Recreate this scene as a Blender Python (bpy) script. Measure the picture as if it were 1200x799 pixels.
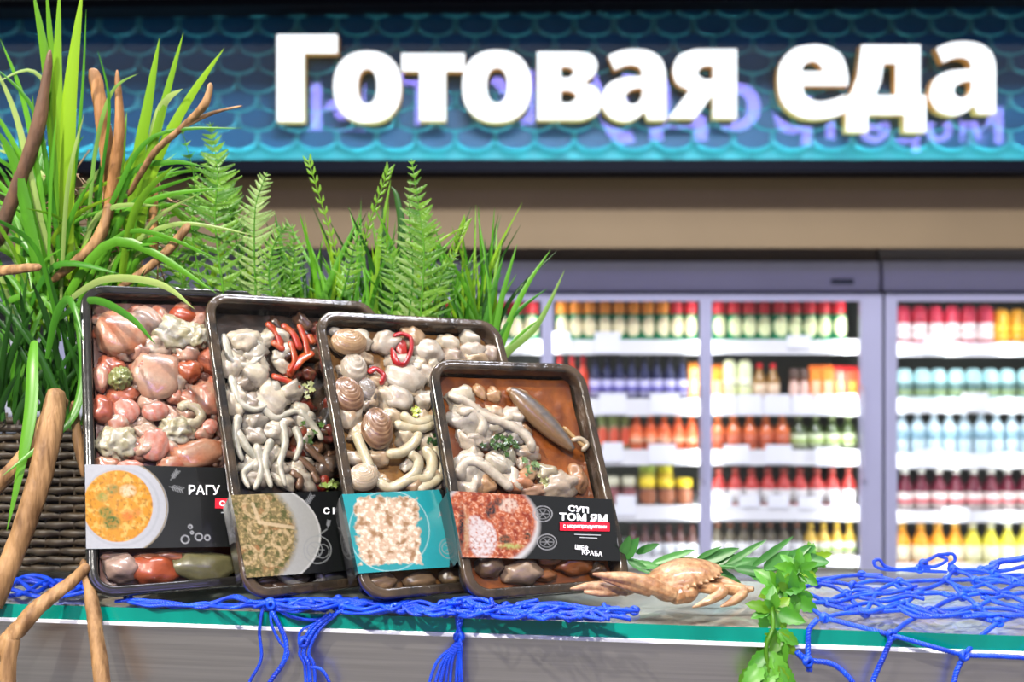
import bpy, bmesh, math, random
import numpy as np
from mathutils import Vector, Matrix, noise
R = random.Random(7)
C = bpy.context.scene.collection
S = bpy.context.scene
for _o in list(bpy.data.objects): bpy.data.objects.remove(_o)

# ---------------------------------------------------------------- camera
FPX = 1265.0; CZ = 1.25
cd = bpy.data.cameras.new('camera'); cam = bpy.data.objects.new('camera', cd); C.objects.link(cam)
cam.location = (0, 0, CZ); cam.rotation_euler = (math.pi/2, 0, 0)
cd.sensor_width = 36; cd.lens = 36*FPX/1200; cd.clip_start = .05; cd.clip_end = 60
cd.dof.use_dof = True; cd.dof.focus_distance = .965; cd.dof.aperture_fstop = 5.6
S.camera = cam
S.view_settings.view_transform = 'Standard'; S.view_settings.look = 'None'
S.view_settings.exposure = 0.0; S.view_settings.gamma = 1.0; S.view_settings.use_curve_mapping = False
# ---------------------------------------------------------------- world: even light of a bright shop hall
w = bpy.data.worlds.new('world'); S.world = w; w.use_nodes = True
w.node_tree.nodes['Background'].inputs[0].default_value = (.95, .96, 1, 1)
w.node_tree.nodes['Background'].inputs[1].default_value = .42

def area(name, loc, target, size, power, col=(1, 1, 1), sy=None, spread=None):
    l = bpy.data.lights.new(name, 'AREA'); l.energy = power; l.color = col; l.size = size
    if sy: l.shape = 'RECTANGLE'; l.size_y = sy
    if spread: l.spread = spread
    o = bpy.data.objects.new(name, l); C.objects.link(o); o.location = loc
    o.rotation_euler = (Vector(target)-Vector(loc)).to_track_quat('-Z', 'Y').to_euler(); return o
# track spot lamps over the counter, as the crisp shadows and the warm glints show
def spot(name, loc, target, power, col, r=.03, ang=30):
    l = bpy.data.lights.new(name, 'SPOT'); l.energy = power; l.color = col; l.shadow_soft_size = r
    l.spot_size = math.radians(ang); l.spot_blend = .6
    o = bpy.data.objects.new(name, l); C.objects.link(o); o.location = loc
    o.rotation_euler = (Vector(target)-Vector(loc)).to_track_quat('-Z', 'Y').to_euler(); return o
spot('track_spot', (-1.15, -.35, 2.75), (-.1, 1.0, 1.1), 350, (1, .93, .82), .03, 44)
spot('track_spot', (.12, -1.0, 2.75), (.0, 1.0, 1.12), 230, (1, .95, .88), .04, 44)
spot('track_spot', (-.5, 2.3, 2.8), (-.25, 1.05, 1.2), 120, (1, .96, .86), .04, 44)
area('ceiling_panel_light', (0, 2.9, 3.2), (0, 4.9, 1.6), 3.0, 22, (.8, .85, 1), .4)

# ---------------------------------------------------------------- helpers
def P(px, py, Y):
    return Vector(((px-600)/FPX*Y, Y, CZ-(py-399.5)/FPX*Y))
def link(o, parent=None, label=None, cat=None, group=None, kind=None):
    C.objects.link(o)
    if parent: o.parent = parent
    if label: o['label'] = label
    if cat: o['category'] = cat
    if group: o['group'] = group
    if kind: o['kind'] = kind
    return o
def mesh(name, verts, faces, mat, parent=None, smooth=True, cols=None, mi=None, **k):
    me = bpy.data.meshes.new(name)
    me.from_pydata([tuple(v) for v in verts], [], faces)
    for m in (mat if isinstance(mat, (list, tuple)) else [mat]): me.materials.append(m)
    if smooth: me.polygons.foreach_set('use_smooth', [True]*len(me.polygons))
    if mi is not None: me.polygons.foreach_set('material_index', mi)
    if cols is not None:
        a = me.color_attributes.new('Col', 'FLOAT_COLOR', 'POINT')
        c = np.ones((len(verts), 4), 'f'); c[:, :3] = np.asarray(cols); a.data.foreach_set('color', c.ravel())
    me.update()
    return link(bpy.data.objects.new(name, me), parent, **k)
def copyo(src, name=None, parent=None, **k):
    o = src.copy()
    for q in ('label', 'category', 'group', 'kind'):
        if q in k or q == 'label':
            if q in o: del o[q]
    return link(o, parent, **k)
def empty(name, loc=(0, 0, 0), rot=None, **k):
    o = bpy.data.objects.new(name, None); o.location = loc; o.empty_display_size = .05
    if rot is not None: o.rotation_euler = rot
    return link(o, **k)
class MB:
    def __init__(s): s.v = []; s.f = []; s.m = []; s.c = []
    def add(s, v, f, m=0, c=None):
        n = len(s.v); s.v += [Vector(x) for x in v]; s.f += [tuple(i+n for i in q) for q in f]; s.m += [m]*len(f)
        if c is not None: s.c += list(c)
        return s
    def box(s, x0, x1, y0, y1, z0, z1, m=0):
        v = [(x, y, z) for x in (x0, x1) for y in (y0, y1) for z in (z0, z1)]
        return s.add(v, [(0, 1, 3, 2), (4, 6, 7, 5), (0, 4, 5, 1), (2, 3, 7, 6), (0, 2, 6, 4), (1, 5, 7, 3)], m)
    def obj(s, name, mat, parent=None, smooth=False, bevel=0, **k):
        o = mesh(name, s.v, s.f, mat, parent, smooth, cols=(s.c or None), mi=s.m, **k)
        if bevel:
            b = o.modifiers.new('b', 'BEVEL'); b.width = bevel; b.segments = 2; b.limit_method = 'ANGLE'
        return o
def catmull(pts, n=8, closed=False):
    pts = [Vector(p) for p in pts]; out = []
    N = len(pts)
    rng = range(N if closed else N-1)
    for i in rng:
        if closed: a, b, c, d = pts[i-1], pts[i], pts[(i+1) % N], pts[(i+2) % N]
        else: a = pts[max(i-1, 0)]; b = pts[i]; c = pts[i+1]; d = pts[min(i+2, N-1)]
        for k in range(n):
            t = k/n
            out.append(.5*((2*b)+(c-a)*t+(2*a-5*b+4*c-d)*t*t+(3*b-a-3*c+d)*t**3))
    if not closed: out.append(pts[-1])
    return out
def frames(path):
    T = []
    for i in range(len(path)):
        t = path[min(i+1, len(path)-1)]-path[max(i-1, 0)]
        T.append(t.normalized() if t.length > 1e-9 else Vector((0, 0, 1)))
    n = T[0].orthogonal().normalized(); out = []
    for t in T:
        n = n-t*n.dot(t)
        n = n.normalized() if n.length > 1e-6 else t.orthogonal().normalized()
        out.append((t, n, t.cross(n)))
    return out
def tube(path, rad, seg=8, closed=False, caps=True, flat=1.0, rough=0, seed=0):
    """returns verts, faces; rad a number or f(t 0..1)"""
    fr = frames(path); v = []; f = []; N = len(path)
    for i, (p, (t, a, b)) in enumerate(zip(path, fr)):
        r = rad(i/(N-1)) if callable(rad) else rad
        for k in range(seg):
            an = 2*math.pi*k/seg; d = a*math.cos(an)+b*math.sin(an)*flat
            rr = r
            if rough: rr = r*(1+rough*noise.noise(Vector((p.x*60+seed, p.z*60, an*1.3)))+rough*.6*noise.noise(Vector((p.x*200, p.z*200+seed, an*3))))
            v.append(p+d*rr)
    for i in range(N-1):
        for k in range(seg):
            f.append((i*seg+k, i*seg+(k+1) % seg, (i+1)*seg+(k+1) % seg, (i+1)*seg+k))
    if caps:
        f.append(tuple(range(seg-1, -1, -1))); f.append(tuple((N-1)*seg+k for k in range(seg)))
    return v, f
def ico(sub=3):
    b = bmesh.new(); bmesh.ops.create_icosphere(b, subdivisions=sub, radius=1)
    v = [x.co.copy() for x in b.verts]; f = [tuple(y.index for y in x.verts) for x in b.faces]; b.free(); return v, f
ICO2, ICO3, ICO4 = ico(2), ico(3), ico(4)
def lathe(prof, seg=12, bands=None):
    v = []; f = []; m = []
    for r, z in prof:
        for k in range(seg):
            a = 2*math.pi*k/seg; v.append((r*math.cos(a), r*math.sin(a), z))
    for i in range(len(prof)-1):
        for k in range(seg):
            f.append((i*seg+k, i*seg+(k+1) % seg, (i+1)*seg+(k+1) % seg, (i+1)*seg+k))
            m.append(bands[i] if bands else 0)
    f.append(tuple(range(seg-1, -1, -1))); m.append(m[0])
    f.append(tuple((len(prof)-1)*seg+k for k in range(seg))); m.append(m[-2])
    return v, f, m

# ---------------------------------------------------------------- materials
def nt(name):
    m = bpy.data.materials.new(name); m.use_nodes = True
    return m, m.node_tree, m.node_tree.nodes['Principled BSDF']
def mat(name, col, rough=.5, metal=0, noisy=0, scale=20, bump=0, spec=None, coat=0, emit=None, estr=0, sss=0, stretch=None, col2=None, trans=0, bscale=None):
    m, t, b = nt(name); I = b.inputs
    I['Base Color'].default_value = (*col, 1); I['Roughness'].default_value = rough; I['Metallic'].default_value = metal
    if spec is not None: I['Specular IOR Level'].default_value = spec
    if coat: I['Coat Weight'].default_value = coat; I['Coat Roughness'].default_value = .08
    if emit: I['Emission Color'].default_value = (*emit, 1); I['Emission Strength'].default_value = estr
    if sss: I['Subsurface Weight'].default_value = sss; I['Subsurface Radius'].default_value = (.004, .002, .0015); I['Subsurface Scale'].default_value = 1
    if trans: I['Transmission Weight'].default_value = trans
    if noisy or bump:
        tc = t.nodes.new('ShaderNodeTexCoord'); n = t.nodes.new('ShaderNodeTexNoise'); n.inputs['Scale'].default_value = scale; n.inputs['Detail'].default_value = 4
        src = tc.outputs['Object']
        if stretch:
            mp = t.nodes.new('ShaderNodeMapping'); mp.inputs['Scale'].default_value = stretch; t.links.new(src, mp.inputs[0]); src = mp.outputs[0]
        t.links.new(src, n.inputs[0])
        if noisy:
            mx = t.nodes.new('ShaderNodeMix'); mx.data_type = 'RGBA'
            mx.inputs[6].default_value = (*col, 1); mx.inputs[7].default_value = (*(col2 or [c*(1-noisy) for c in col]), 1)
            cr = t.nodes.new('ShaderNodeMapRange'); cr.inputs[1].default_value = .35; cr.inputs[2].default_value = .65
            t.links.new(n.outputs[0], cr.inputs[0]); t.links.new(cr.outputs[0], mx.inputs[0]); t.links.new(mx.outputs[2], I['Base Color'])
        if bump:
            bp = t.nodes.new('ShaderNodeBump'); bp.inputs['Strength'].default_value = bump; bp.inputs['Distance'].default_value = .002
            if bscale:
                n2 = t.nodes.new('ShaderNodeTexNoise'); n2.inputs['Scale'].default_value = bscale; t.links.new(src, n2.inputs[0]); t.links.new(n2.outputs[0], bp.inputs['Height'])
            else: t.links.new(n.outputs[0], bp.inputs['Height'])
            t.links.new(bp.outputs[0], I['Normal'])
    return m
def emitmat(name, col, s):
    m, t, b = nt(name); t.nodes.remove(b); e = t.nodes.new('ShaderNodeEmission'); e.inputs[0].default_value = (*col, 1); e.inputs[1].default_value = s
    t.links.new(e.outputs[0], t.nodes['Material Output'].inputs[0]); return m
def clear(name, refl=.08, tint=(1, 1, 1), rough=.03, fres=True, bump=0, bscale=60):
    """thin clear sheet: passes light, adds a mirror reflection"""
    m, t, b = nt(name); t.nodes.remove(b)
    tr = t.nodes.new('ShaderNodeBsdfTransparent'); tr.inputs[0].default_value = (*tint, 1)
    gl = t.nodes.new('ShaderNodeBsdfGlossy'); gl.inputs['Roughness'].default_value = rough
    mx = t.nodes.new('ShaderNodeMixShader')
    if fres:
        fr = t.nodes.new('ShaderNodeLayerWeight'); fr.inputs[0].default_value = .5
        pw = t.nodes.new('ShaderNodeMath'); pw.operation = 'POWER'; pw.inputs[1].default_value = 4.5
        ma = t.nodes.new('ShaderNodeMath'); ma.operation = 'MULTIPLY_ADD'; ma.inputs[1].default_value = .7; ma.inputs[2].default_value = refl; ma.use_clamp = True
        t.links.new(fr.outputs['Facing'], pw.inputs[0]); t.links.new(pw.outputs[0], ma.inputs[0]); t.links.new(ma.outputs[0], mx.inputs[0])
    else: mx.inputs[0].default_value = refl
    if bump:
        tc = t.nodes.new('ShaderNodeTexCoord'); n = t.nodes.new('ShaderNodeTexNoise'); n.inputs['Scale'].default_value = bscale
        bp = t.nodes.new('ShaderNodeBump'); bp.inputs['Strength'].default_value = bump; bp.inputs['Distance'].default_value = .004
        t.links.new(tc.outputs['Object'], n.inputs[0]); t.links.new(n.outputs[0], bp.inputs['Height']); t.links.new(bp.outputs[0], gl.inputs['Normal'])
    t.links.new(tr.outputs[0], mx.inputs[1]); t.links.new(gl.outputs[0], mx.inputs[2]); t.links.new(mx.outputs[0], t.nodes['Material Output'].inputs[0])
    return m
def attrmat(name, rough=.3, coat=0, noisy=.15, scale=300, bump=.2, sss=0, spec=.5):
    m, t, b = nt(name); I = b.inputs
    at = t.nodes.new('ShaderNodeAttribute'); at.attribute_name = 'Col'
    tc = t.nodes.new('ShaderNodeTexCoord'); n = t.nodes.new('ShaderNodeTexNoise'); n.inputs['Scale'].default_value = scale; n.inputs['Detail'].default_value = 3
    t.links.new(tc.outputs['Object'], n.inputs[0])
    mr = t.nodes.new('ShaderNodeMapRange'); mr.inputs[1].default_value = .3; mr.inputs[2].default_value = .7; mr.inputs[3].default_value = 1-noisy; mr.inputs[4].default_value = 1+noisy*.6
    t.links.new(n.outputs[0], mr.inputs[0])
    vm = t.nodes.new('ShaderNodeVectorMath'); vm.operation = 'SCALE'
    t.links.new(at.outputs['Color'], vm.inputs[0]); t.links.new(mr.outputs[0], vm.inputs['Scale']); t.links.new(vm.outputs[0], I['Base Color'])
    if bump:
        bp = t.nodes.new('ShaderNodeBump'); bp.inputs['Strength'].default_value = bump; bp.inputs['Distance'].default_value = .001
        t.links.new(n.outputs[0], bp.inputs['Height']); t.links.new(bp.outputs[0], I['Normal'])
    I['Roughness'].default_value = rough; I['Coat Weight'].default_value = coat; I['Coat Roughness'].default_value = .05
    I['Specular IOR Level'].default_value = spec
    if sss: I['Subsurface Weight'].default_value = sss; I['Subsurface Radius'].default_value = (1, .5, .3); I['Subsurface Scale'].default_value = .003
    return m
def leafmat(name, c1, c2, tr=.35, scale=8, rough=.35):
    m, t, b = nt(name); I = b.inputs
    tc = t.nodes.new('ShaderNodeTexCoord'); n = t.nodes.new('ShaderNodeTexNoise'); n.inputs['Scale'].default_value = scale
    t.links.new(tc.outputs['Object'], n.inputs[0])
    at = t.nodes.new('ShaderNodeObjectInfo')
    mx = t.nodes.new('ShaderNodeMix'); mx.data_type = 'RGBA'; mx.inputs[6].default_value = (*c1, 1); mx.inputs[7].default_value = (*c2, 1)
    ad = t.nodes.new('ShaderNodeMath'); ad.operation = 'MULTIPLY_ADD'; ad.inputs[1].default_value = .9; ad.use_clamp = True
    sb = t.nodes.new('ShaderNodeMath'); sb.operation = 'SUBTRACT'; sb.inputs[1].default_value = .45
    t.links.new(n.outputs[0], sb.inputs[0]); t.links.new(at.outputs['Random'], ad.inputs[0]); t.links.new(sb.outputs[0], ad.inputs[2])
    t.links.new(ad.outputs[0], mx.inputs[0]); t.links.new(mx.outputs[2], I['Base Color']); I['Roughness'].default_value = rough
    tl = t.nodes.new('ShaderNodeBsdfTranslucent'); t.links.new(mx.outputs[2], tl.inputs[0])
    ms = t.nodes.new('ShaderNodeMixShader'); ms.inputs[0].default_value = tr
    out = t.nodes['Material Output']; t.links.new(b.outputs[0], ms.inputs[1]); t.links.new(tl.outputs[0], ms.inputs[2]); t.links.new(ms.outputs[0], out.inputs[0])
    return m
M = dict(
 steel=mat('brushed_steel', (.78, .73, .66), .34, 1, noisy=.15, scale=6, stretch=(1, 1, 60), bump=.05),
 under=mat('pale_under_plate', (.50, .50, .54), .5, noisy=.4, scale=14, col2=(.48, .33, .28)),
 scale_lit_rim=mat('scale_lit_rim', (.035, .24, .31), .4),  # lighter teal paints the lit look onto the scale bevels
 steelw=mat('bright_steel', (.8, .8, .8), .25, 1),
 glassedge=mat('green_glass_edge', (.0, .30, .23), .15, coat=.6, noisy=.4, scale=5, stretch=(3, 1, 1), emit=None),
 frame=mat('grey_lacquer', (.47, .46, .60), .35, noisy=.06, scale=3),
 framed=mat('dark_gasket', (.05, .06, .09), .5),
 lining=mat('cooler_lining', (.10, .11, .09), .6),
 shelf=mat('white_shelf', (.8, .8, .8), .4),
 card=mat('price_card', (.85, .86, .9), .4),
 wall=mat('tan_wall', (.26, .18, .09), .7, noisy=.1, scale=2),
 dark=mat('dark_trim', (.004, .005, .010), .6, spec=.1),
 soffit=mat('brown_soffit', (.035, .025, .022), .6),
 floor=mat('pale_floor', (.35, .34, .33), .3),
 scale=mat('blue_scale', (.002, .085, .20), .5, spec=.3, noisy=.25, scale=9),
 back=mat('teal_backing', (.02, .22, .26), .5),
 black=mat('black_plastic', (.010, .010, .011), .22, coat=.6, bump=.12, scale=90),
 film=clear('clear_lid_film', .015, rough=.06, bump=.35, bscale=35),
 paneglass=clear('door_glass', .02, rough=.01),
 signglass=clear('sign_glass', .045, rough=.02, fres=False),
 topglass=clear('counter_glass', .03, (.93, .98, .96), .03),
 food=attrmat('wet_food', .3, .5, .12, 350, .25, .12),
 printm=attrmat('glossy_print', .22, .5, .04, 300, 0),
 wood=mat('peeled_driftwood', (.36, .20, .08), .65, noisy=.6, scale=110, stretch=(1, 1, .16), bump=1, col2=(.14, .065, .02), bscale=200),
 woodd=mat('dark_driftwood', (.17, .085, .045), .6, noisy=.5, scale=90, stretch=(1, 1, .2), bump=.7, col2=(.09, .05, .03), bscale=180),
 woodt=mat('tan_driftwood', (.40, .19, .065), .6, noisy=.7, scale=110, stretch=(1, 1, .25), bump=.8, col2=(.20, .085, .02), bscale=180),
 wick=mat('shaded_wicker', (.045, .028, .012), .55, noisy=.6, scale=70, bump=.6),  # brown darkened to carry the shade of the overhanging plant
 root=mat('dry_root', (.30, .17, .08), .7, noisy=.4, scale=60),
 net=mat('blue_net_cord', (.004, .075, .78), .42, noisy=.35, scale=70, bump=.3, coat=.15, col2=(.002, .03, .45)),
 crab=attrmat('crab_shell', .4, .3, .3, 260, .6, .1),
 white=mat('print_white', (.85, .85, .87), .3),
 red=mat('print_red', (.65, .01, .03), .3),
 grey=mat('print_grey', (.35, .36, .38), .3),
)
M['l_blade'] = leafmat('grass_blade', (.12, .36, .02), (.03, .17, .01), .35)
M['l_bright'] = leafmat('bright_blade', (.26, .46, .02), (.10, .28, .015), .45)
M['l_pale'] = leafmat('pale_blade', (.36, .47, .14), (.14, .30, .05), .4)
M['l_dark'] = leafmat('deep_blade', (.022, .10, .008), (.010, .05, .004), .3)
M['l_fern'] = leafmat('fern_green', (.18, .38, .03), (.06, .20, .02), .4)
M['l_fernp'] = leafmat('pale_fern', (.34, .47, .16), (.18, .34, .07), .4)
M['l_mint'] = leafmat('sprig_green', (.13, .40, .03), (.05, .24, .015), .35, 40)
M['l_olive'] = leafmat('branch_green', (.08, .28, .06), (.03, .14, .025), .3, 40)
# ================================================================ SETTING
def struct(name, mb, m, **k): return mb.obj(name, m, kind='structure', **k)
struct('floor', MB().box(-6, 6, -6, 6.2, -.05, 0), M['floor'])
struct('wall_back', MB().box(-6, 6, 5.75, 5.9, 0, 3.6), M['wall'])
YS = 4.3   # plane of the sign glass
s = YS/FPX
struct('ceiling', MB().box(-3.2, 3.2, 3.6, 5.74, 2.62, 2.68), M['soffit'])
struct('wall_fascia', MB().box(-3.4, 3.4, 4.45, 4.5, CZ+(399.5-290)/FPX*4.45, 2.6), M['wall'])
# dark beams above and under the sign
def beam(name, l, r, z, h, y0, y1, m):
    (x0, a), (x1, b) = l, r
    v = [(x0, y, a+q) for y in (y0, y1) for q in (0, h)]+[(x1, y, b+q) for y in (y0, y1) for q in (0, h)]
    return mesh(name, v, [(0, 1, 3, 2), (4, 6, 7, 5), (0, 4, 5, 1), (2, 3, 7, 6), (0, 2, 6, 4), (1, 5, 7, 3)], m, smooth=False, kind='structure')
zt = lambda px, py: CZ-(py-399.5)/FPX*YS
beam('trim_2', (-2.6, zt(0, 23)), (2.6, zt(1200, 5)), 0, .05, YS-.12, YS+.12, M['dark'])
beam('trim_3', (-2.6, zt(0, 14)), (2.6, zt(1200, -6)), 0, .03, YS-.16, YS-.12, M['soffit'])
beam('trim_4', (-2.6, zt(0, 203)), (2.6, zt(0, 203)), 0, .046, YS-.05, YS+.12, M['dark'])
# ================================================================ SIGN
sign = empty('shop_sign', (0, YS+.02, zt(0, 188)), label='long dark blue fish-scale sign band with glowing white lettering', cat='sign')
inv = Vector((0, -(YS+.02), -zt(0, 188)))
def sv(vs): return [Vector(v)+inv for v in vs]
mb = MB().box(-2.6, 2.6, YS+.06, YS+.08, zt(0, 203), zt(0, -5)); mb.v = sv(mb.v); mb.obj('backing_panel', M['back'], sign)
pitch = 46.6*s; rowh = 22.3*s
def scale_mesh():
    n = 10; hw = pitch/2*1.02; v = []; f = []
    pts = [(-hw, rowh*1.35), (-hw, rowh*.75)]
    for k in range(n+1):
        a = math.pi+math.pi*k/n; pts.append((hw*math.cos(a), rowh*.62+rowh*.62*1.0*math.sin(a)))
    pts += [(hw, rowh*.75), (hw, rowh*1.35)]
    def y(z): return -.030+z*.16
    N = len(pts)
    cx, cz = 0, rowh*.6
    rings = [(1, .012), (1, 0), (.84, -.013), (.78, -.012)]
    for q, d in rings:
        for (x, z) in pts: v.append((cx+(x-cx)*q, y(z)+d, cz+(z-cz)*q))
    for r in range(3):
        for k in range(N): f.append((r*N+k, r*N+(k+1) % N, (r+1)*N+(k+1) % N, (r+1)*N+k))
    f.append(tuple(3*N+k for k in range(N)))
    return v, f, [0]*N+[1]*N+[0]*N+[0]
sm = None
for row in range(8):
    zb = zt(0, 176-22.3*row)
    off = .5 if row % 2 else 0
    for c in range(-18, 19):
        x = (c+off)*pitch+.012
        if abs(x) > 2.62: continue
        if sm is None: v_, f_, m_ = scale_mesh(); sm = mesh('scale', v_, f_, [M['scale'], M['scale_lit_rim']], sign, smooth=False, mi=m_); o = sm
        else: o = copyo(sm, parent=sign)
        o.location = (x, .028+row*.0005, zb+inv.z)
# LED strip lighting the scales from the lower ledge
strip = MB().box(-2.5, 2.5, YS+.005, YS+.02, zt(0, 189), zt(0, 188)); strip.v = sv(strip.v); strip.obj('led_strip', emitmat('cyan_led', (.25, .95, 1), 7), sign)
area('sign_led', (0, YS-.02, zt(0, 190)), (0, YS+.05, zt(0, 120)), 5, 42, (.35, .95, 1), .02)
gp = MB().box(-2.6, 2.6, YS-.006, YS-.004, zt(0, 189), zt(0, 4)); gp.v = sv(gp.v); gp.obj('glass_panel', M['signglass'], sign)

# letters ---------------------------------------------------------
def outline(pts):
    """pts: (x,y) smooth or (x,y,1) corner -> dense polygon"""
    idx = [i for i, p in enumerate(pts) if len(p) > 2]
    if not idx: return [(p.x, p.y) for p in catmull([Vector((p[0], p[1], 0)) for p in pts], 6, True)]
    i0 = idx[0]; pts = pts[i0:]+pts[:i0]+[pts[i0]]; out = []; seg = [pts[0]]
    for p in pts[1:]:
        seg.append(p)
        if len(p) > 2:
            q = catmull([Vector((a[0], a[1], 0)) for a in seg], 6) if len(seg) > 2 else [Vector((a[0], a[1], 0)) for a in seg]
            out += [(a.x, a.y) for a in q[:-1]]; seg = [p]
    return out
def ell(x0, x1, y0, y1, n=28, p=2.3):
    cx, cy, a, b = (x0+x1)/2, (y0+y1)/2, (x1-x0)/2, (y1-y0)/2
    o = []
    for k in range(n):
        t = 2*math.pi*k/n; c, q = math.cos(t), math.sin(t)
        o.append((cx+a*math.copysign(abs(c)**(2/p), c), cy+b*math.copysign(abs(q)**(2/p), q)))
    return o
def poly(*p): return [tuple(q) for q in p]
def shape_a(x, y, w, h):
    k = lambda a, b, c=None: (x+a/76*w, y+b/86*h) if c is None else (x+a/76*w, y+b/86*h, 1)
    out = outline([k(7, 8, 1), k(22, 2), k(40, 0), k(58, 3), k(70, 12), k(75, 24), k(76, 34, 1), k(76, 85, 1), k(54, 85, 1), k(50, 75, 1), k(41, 83), k(27, 87), k(10, 82), k(1, 70), k(0, 58), k(6, 43), k(20, 35), k(36, 32.5), k(47, 32, 1), k(45, 24), k(38, 20), k(28, 20.5), k(15, 26, 1)])
    hole = outline([k(47, 47, 1), k(38, 48), k(30, 53), k(29, 60), k(34, 65), k(41, 64), k(46, 58), k(47, 53, 1)])
    return [out, hole]
LET = [
 ('Г', [poly((324, 40), (396, 40), (396, 63), (357, 63), (357, 143), (324, 143))]),
 ('о', [ell(390, 471, 59, 144.5), ell(420, 441, 81, 121)]),
 ('т', [poly((470, 62), (545, 62), (545, 84), (523, 84), (523, 142), (491, 142), (491, 84), (470, 84))]),
 ('о', [ell(541, 623, 58, 144), ell(571, 594, 80, 120)]),
 ('в', [outline([(629, 60, 1), (675, 60, 1), (692, 63), (700, 73), (698, 86), (686, 97, 1), (699, 103), (705, 117), (701, 132), (685, 140), (672, 141, 1), (629, 141, 1)]),
        outline([(658, 79, 1), (667, 79), (672, 84), (667, 90), (658, 90, 1)]), outline([(658, 107, 1), (668, 107), (675, 113), (668, 119.5), (658, 119.5, 1)])]),
 ('а', shape_a(705, 57, 76, 85)),
 ('я', [outline([(864, 57, 1), (864, 139, 1), (835, 139, 1), (835, 112, 1), (815, 139, 1), (782, 139, 1), (807, 106, 1), (793, 98), (788, 82), (795, 65), (812, 58), (822, 57, 1)]),
        outline([(835, 78, 1), (825, 78), (818, 85), (825, 92), (835, 92, 1)])]),
 ('е', [outline([(994, 101, 1), (994, 86), (986, 64), (968, 53.5), (950, 52), (929, 57), (914, 74), (911, 96), (916, 120), (932, 135), (952, 140), (975, 138), (990, 133, 1), (990, 110, 1), (975, 116), (958, 118), (945, 112), (941, 101, 1)]),
        outline([(940, 83, 1), (943, 76), (952, 72.5), (960, 76), (964, 83, 1)])]),
 ('д', [poly((1009, 52), (1079, 52), (1079, 111), (1086, 111), (1086, 155), (1059, 155), (1059, 135), (1018, 135), (1018, 155), (991, 155), (991, 111), (996, 111), (1004, 90)),
        poly((1036, 75), (1049, 75), (1049, 111), (1027, 111), (1033, 96))]),
 ('а', shape_a(1089, 48, 78.5, 87)),
]
mface = emitmat('lit_letter_face', (.93, .97, 1), 1.6)
mside = mat('brass_return', (.55, .30, .08), .4, emit=(.9, .5, .15), estr=.25)
def solid2d(name, loops, fn, depth, mats, parent, bevel=0):
    cu = bpy.data.curves.new('t', 'CURVE'); cu.dimensions = '2D'; cu.fill_mode = 'BOTH'; cu.extrude = depth/2; cu.bevel_depth = bevel; cu.bevel_resolution = 1; cu.offset = -bevel*1.5
    for lp in loops:
        sp = cu.splines.new('POLY'); sp.points.add(len(lp)-1); sp.use_cyclic_u = True
        for q, p in zip(sp.points, lp): a = fn(p); q.co = (a[0], a[1], 0, 1)
    t = bpy.data.objects.new('t', cu); C.objects.link(t); bpy.context.view_layer.update()
    me = bpy.data.meshes.new_from_object(t.evaluated_get(bpy.context.evaluated_depsgraph_get())); bpy.data.objects.remove(t)
    me.name = name; me.materials.clear()
    for m in mats: me.materials.append(m)
    for p in me.polygons: p.material_index = 0 if (p.normal.z > .9 or len(mats) == 1) else 1
    o = link(bpy.data.objects.new(name, me), parent); return o
YL = YS-.075
for ch, loops in LET:
    q = YL/FPX
    o = solid2d('letter', loops, lambda p: ((p[0]-600)*q, -(p[1]-399.5)*q), .05, [mface, mside], sign, .002)
    o.rotation_euler = (math.pi/2, 0, 0); o.location = (0, YL+.025-(YS+.02), CZ+inv.z)
    o['label'] = 'glowing white letter %s' % ch

# ================================================================ opposite neon sign, seen only mirrored in the sign glass
D = 15.0
neon = empty('neon_sign', (0, 2*YS-D, 3), label='violet glowing wall sign mirrored in the glass of the sign band', cat='sign')
mneon = emitmat('violet_neon', (.34, .28, 1), 17)
XS = [(1150, 152, 46), (1093, 152, 34), (1062, 147, 34), (1042, 152, 36), (980, 140, 38), (918, 132, 46), (850, 122, 54), (800, 120, 60), (728, 118, 66), (640, 114, 72), (505, 112, 72), (393, 120, 62)]
XS = [(1150, 150, 34), (1100, 150, 30), (1062, 150, 32), (1025, 148, 34), (985, 142, 38), (930, 132, 44), (862, 122, 56), (795, 118, 58), (715, 112, 64), (600, 110, 64), (495, 112, 62), (395, 122, 56)]
# glyph boxes mirrored: nearest letter first
for ch, (x, y, h) in zip('Морепродукты', XS):
    cu = bpy.data.curves.new('t', 'FONT'); cu.body = ch; cu.size = 1; cu.offset = .025; cu.extrude = .02; cu.align_x = 'CENTER'
    t = bpy.data.objects.new('t', cu); C.objects.link(t); bpy.context.view_layer.update()
    me = bpy.data.meshes.new_from_object(t.evaluated_get(bpy.context.evaluated_depsgraph_get())); bpy.data.objects.remove(t); me.materials.clear(); me.materials.append(mneon)
    o = link(bpy.data.objects.new('neon_letter', me), neon)
    sc = h*D/FPX/.62
    o.matrix_local = Matrix.Translation(P(x, y+h*.5, D)*1.0-Vector((0, D, 3)))@Matrix.Rotation(math.pi, 4, 'Z')@Matrix.Rotation(math.pi/2, 4, 'X')@Matrix.Diagonal((sc*1.15, sc, sc, 1))
    
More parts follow.
